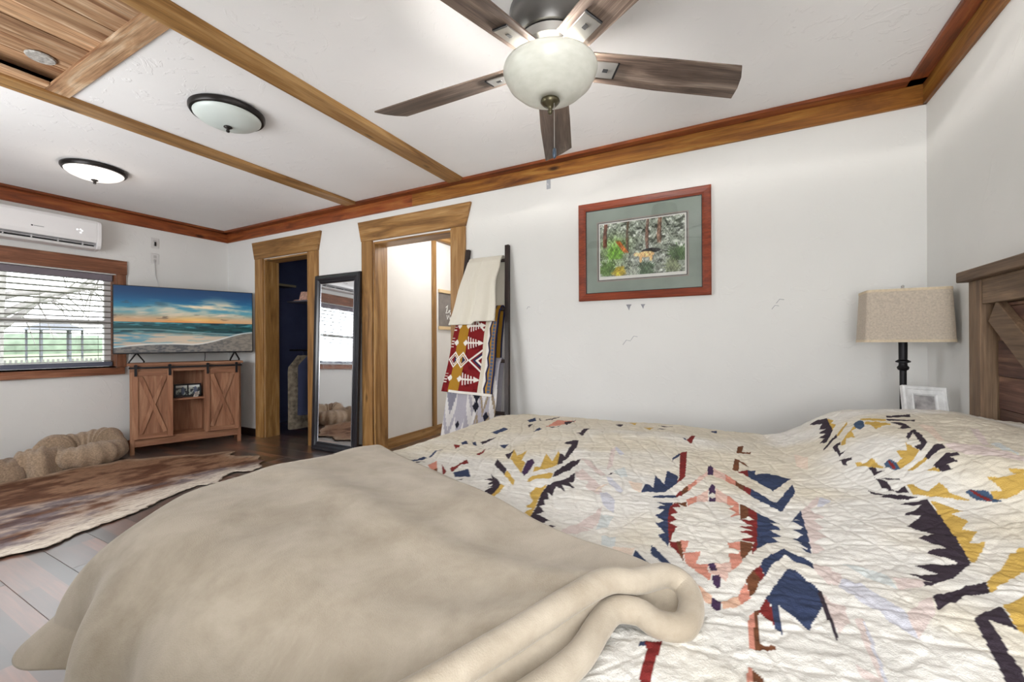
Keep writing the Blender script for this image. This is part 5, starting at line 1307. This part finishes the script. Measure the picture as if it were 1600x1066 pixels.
hp = [(-0.415, -0.02, 0.735), (-0.335, 0.16, 0.738), (-0.265, 0.31, 0.742), (-0.218, 0.415, 0.746), (-0.182, 0.495, 0.752), (-0.150, 0.553, 0.756), (-0.118, 0.588, 0.746), (-0.088, 0.632, 0.740), (-0.064, 0.640, 0.728), (-0.052, 0.612, 0.718), (-0.058, 0.570, 0.714), (-0.086, 0.556, 0.716), (-0.112, 0.560, 0.722), (-0.140, 0.545, 0.724), (-0.150, 0.510, 0.720), (-0.158, 0.455, 0.715), (-0.185, 0.385, 0.714), (-0.235, 0.28, 0.714), (-0.31, 0.12, 0.714)]

P = np.stack([X_, Y_, Z_], -1)
upath = np.array([tuple(q) for q in smooth_path(hp[0:8], 12)])[::-1]
ui = b2[0] ** 0.9 * (len(upath) - 1) * 1.0; hx = np.stack([np.interp(ui, np.arange(len(upath)), upath[:, k_]) for k_ in range(3)], -1)
wgt = sst(0.20, 0.0, a)[..., None]; P = P * (1 - wgt) + hx[None] * wgt
P = P - np.array([-0.7, 0.6, 0.6])
bk = thing('fleece_blanket', 'beige plush fleece blanket spread over the foot of the bed', 'blanket', (-0.7, 0.6, 0.6))
m, nt, b = nm('beige_plush'); tc = N(nt, 'ShaderNodeTexCoord')
n1 = N(nt, 'ShaderNodeTexNoise'); sets(n1, Scale=8.0, Detail=7.0, Roughness=0.65, Distortion=0.3); nt.links.new(tc.outputs['Object'], n1.inputs['Vector'])
r1 = N(nt, 'ShaderNodeValToRGB'); e = r1.color_ramp.elements; e[0].position = 0.35; e[0].color = rgb(158, 146, 129); e[1].position = 0.65; e[1].color = rgb(184, 173, 157)
nt.links.new(n1.outputs['Fac'], r1.inputs['Fac']); nt.links.new(r1.outputs['Color'], b.inputs['Base Color'])
b.inputs['Roughness'].default_value = 0.95; b.inputs['Specular IOR Level'].default_value = 0.1; b.inputs['Sheen Weight'].default_value = 0.3; b.inputs['Sheen Roughness'].default_value = 0.45; b.inputs['Sheen Tint'].default_value = (1, 0.97, 0.92, 1)
n2 = N(nt, 'ShaderNodeTexNoise'); sets(n2, Scale=520.0, Detail=2.0); nt.links.new(tc.outputs['Object'], n2.inputs['Vector'])
bp = N(nt, 'ShaderNodeBump'); sets(bp, Strength=0.28, Distance=0.003); nt.links.new(n2.outputs['Fac'], bp.inputs['Height']); nt.links.new(bp.outputs['Normal'], b.inputs['Normal'])
M_PLUSH = m
sheet = put('sheet', grid_mesh('sheet', P), M_PLUSH, bk)
md = sheet.modifiers.new('thickness', 'SOLIDIFY'); md.thickness = 0.012; md.offset = 0.0
# rolled hem at the free corner: raised edge that doubles back under itself
path = smooth_path([Vector(p) - Vector((-0.7, 0.6, 0.6)) for p in hp], 8)
MB().tube(path, 0.0165, 14).build('hem', M_PLUSH, bk, smooth=True)
# the doubled under-layer between the raised edge and the returning hem
up = smooth_path([Vector(p) for p in hp[0:7]], 8); lo = smooth_path([Vector(p) for p in hp[12:][::-1]], 8)
K = 40; A = [up[int(i * (len(up) - 1) / (K - 1))] for i in range(K)]; B = [lo[int(i * (len(lo) - 1) / (K - 1))] for i in range(K)]
P = np.zeros((K, 12, 3))
for i in range(K):
    for j in range(12):
        f = j / 11; p = A[i].lerp(B[i], f); P[i, j] = (p.x + 0.7, p.y - 0.6, p.z - 0.6 - 0.022 * math.sin(f * math.pi) * (1 - f * 0.4))
put('under_fold', grid_mesh('under_fold', P), M_PLUSH, bk)
lp_ = smooth_path([Vector(q) for q in hp[5:14]], 6); cen = Vector((-0.10, 0.588, 0.708))
P = np.array([[(q.lerp(cen, f).x + 0.7, q.lerp(cen, f).y - 0.6, q.lerp(cen, f ** 0.5).z - 0.6) for f in (0, 0.15, 0.35, 0.6, 1.0)] for q in lp_])
put('under_fold', grid_mesh('under_fold', P), M_PLUSH, bk)

# ------------------------------------------------------------------ nightstand, lamp, white photo frame
ns = thing('nightstand', 'wooden nightstand between the bed and the corner', 'nightstand', (0.64, 2.62, 0.0))
MB().box((-0.235, -0.25, 0.60), (0.235, 0.25, 0.63)).build('top_board', M_HB[1], ns, bevel=0.004)
MB().box((-0.215, -0.23, 0.12), (0.215, 0.23, 0.5995)).build('body', M_HB[2], ns, bevel=0.003)
for z0, z1 in ((0.14, 0.35), (0.37, 0.58)):
    d = MB().box((-0.230, -0.20, z0), (-0.2152, 0.20, z1)).build('drawer', M_HB[1], ns, bevel=0.003)
    MB().lathe([(0.0, -0.25), (0.014, -0.248), (0.016, -0.24), (0.007, -0.230), (0.0, -0.230)], (0, 0, (z0 + z1) / 2), 14, ax=0).build('knob', M_BLACK, d, smooth=True)
for x in (-0.205, 0.165):
    for y in (-0.22, 0.18): MB().box((x, y, 0.0), (x + 0.04, y + 0.04, 0.1195)).build('leg', M_HB[2], ns)

lp = thing('table_lamp', 'black candlestick table lamp with linen rectangle shade in the corner', 'table lamp', (0.712, 2.64, 0.63))
MB().lathe([(0.0, 0.0), (0.085, 0.0), (0.088, 0.01), (0.07, 0.024), (0.03, 0.034), (0.016, 0.05), (0.013, 0.07), (0.013, 0.30), (0.020, 0.305), (0.023, 0.315), (0.016, 0.325), (0.016, 0.335), (0.028, 0.34), (0.028, 0.345), (0.016, 0.352), (0.017, 0.46), (0.0, 0.46)], (0, 0, 0), 28).build('stem', M_BLACK, lp, smooth=math.radians(40))
MB().tube([(0, 0, 0.46), (0, 0, 0.688)], 0.004, 8).build('harp', M_NICK, lp)
MB().lathe([(0.0, 0.686), (0.010, 0.688), (0.005, 0.694), (0.007, 0.702), (0.0, 0.708)], (0, 0, 0), 12).build('finial', M_NICK, lp, smooth=True)
def rrect(w, d, r, n=7):
    p = []
    for cx_, cy_, a0 in ((w / 2 - r, d / 2 - r, 0), (-w / 2 + r, d / 2 - r, 90), (-w / 2 + r, -d / 2 + r, 180), (w / 2 - r, -d / 2 + r, 270)):
        for i in range(n): a_ = math.radians(a0 + 90 * i / (n - 1)); p.append((cx_ + r * math.cos(a_), cy_ + r * math.sin(a_)))
    return p
def shade_ring(mb, levels):
    rings = [[(x, y, z) for x, y in rrect(w, d, 0.028)] for w, d, z in levels]; n = len(rings[0]); vs = [p for r in rings for p in r]
    mb.add(vs, [(i * n + j, i * n + (j + 1) % n, (i + 1) * n + (j + 1) % n, (i + 1) * n + j) for i in range(len(rings) - 1) for j in range(n)]); return mb
M_LIN = plain('oatmeal_linen', rgb(194, 181, 165), 0.9, var=0.14, vscale=130, bump=0.4, bscale=400)
zs, ze = 0.435, 0.682
shd = shade_ring(MB(), [(0.322, 0.205, zs), (0.300, 0.190, ze), (0.296, 0.186, ze), (0.318, 0.201, zs), (0.322, 0.205, zs)]).build('shade', M_LIN, lp)
for w, d_, z in ((0.3235, 0.2065, zs), (0.3030, 0.193, ze - 0.012)):
    shade_ring(MB(), [(w, d_, z), (w - 0.001, d_ - 0.001, z + 0.012), (w - 0.006, d_ - 0.006, z + 0.012), (w - 0.006, d_ - 0.006, z), (w, d_, z)]).build('trim_band', plain('linen_band', rgb(206, 190, 164), 0.9, var=0.1, vscale=100) if 'linen_band' not in bpy.data.materials else bpy.data.materials['linen_band'], shd)
shade_ring(MB(), [(0.03, 0.03, ze - 0.03)] * 1 + [(0.296, 0.186, ze - 0.028)]).build('spider', M_NICK, shd) if False else MB().bar((-0.148, 0, ze - 0.012), (0.148, 0, ze - 0.012), 0.004, 0.003, (0, 0, 1)).build('spider_bar', M_NICK, shd)

wf = thing('white_photo_frame', 'distressed white photo frame tilted back on the nightstand', 'photo frame', (0.755, 2.47, 0.642), rot=(math.radians(-16), math.radians(3), math.radians(10)))
M_WF = plain('chipped_white_paint', rgb(222, 222, 222), 0.7, var=0.16, vscale=30, bump=0.3, bscale=60)
ring(MB(), 0.160, 0.235, [(0.0, 0.022), (0.0, 0.0), (0.006, -0.006), (0.016, -0.004), (0.018, 0.0), (0.034, 0.002), (0.036, -0.001), (0.042, 0.004), (0.042, 0.014)]).build('frame', M_WF, wf)
MB().box((-0.078, 0.0145, 0.002), (0.078, 0.022, 0.233)).build('backing', M_WF, wf)
MB().box((-0.040, 0.0125, 0.040), (0.040, 0.0142, 0.195)).build('photo', plain('grey_photo', rgb(176, 172, 172), 0.5, var=0.45, vscale=26), wf)
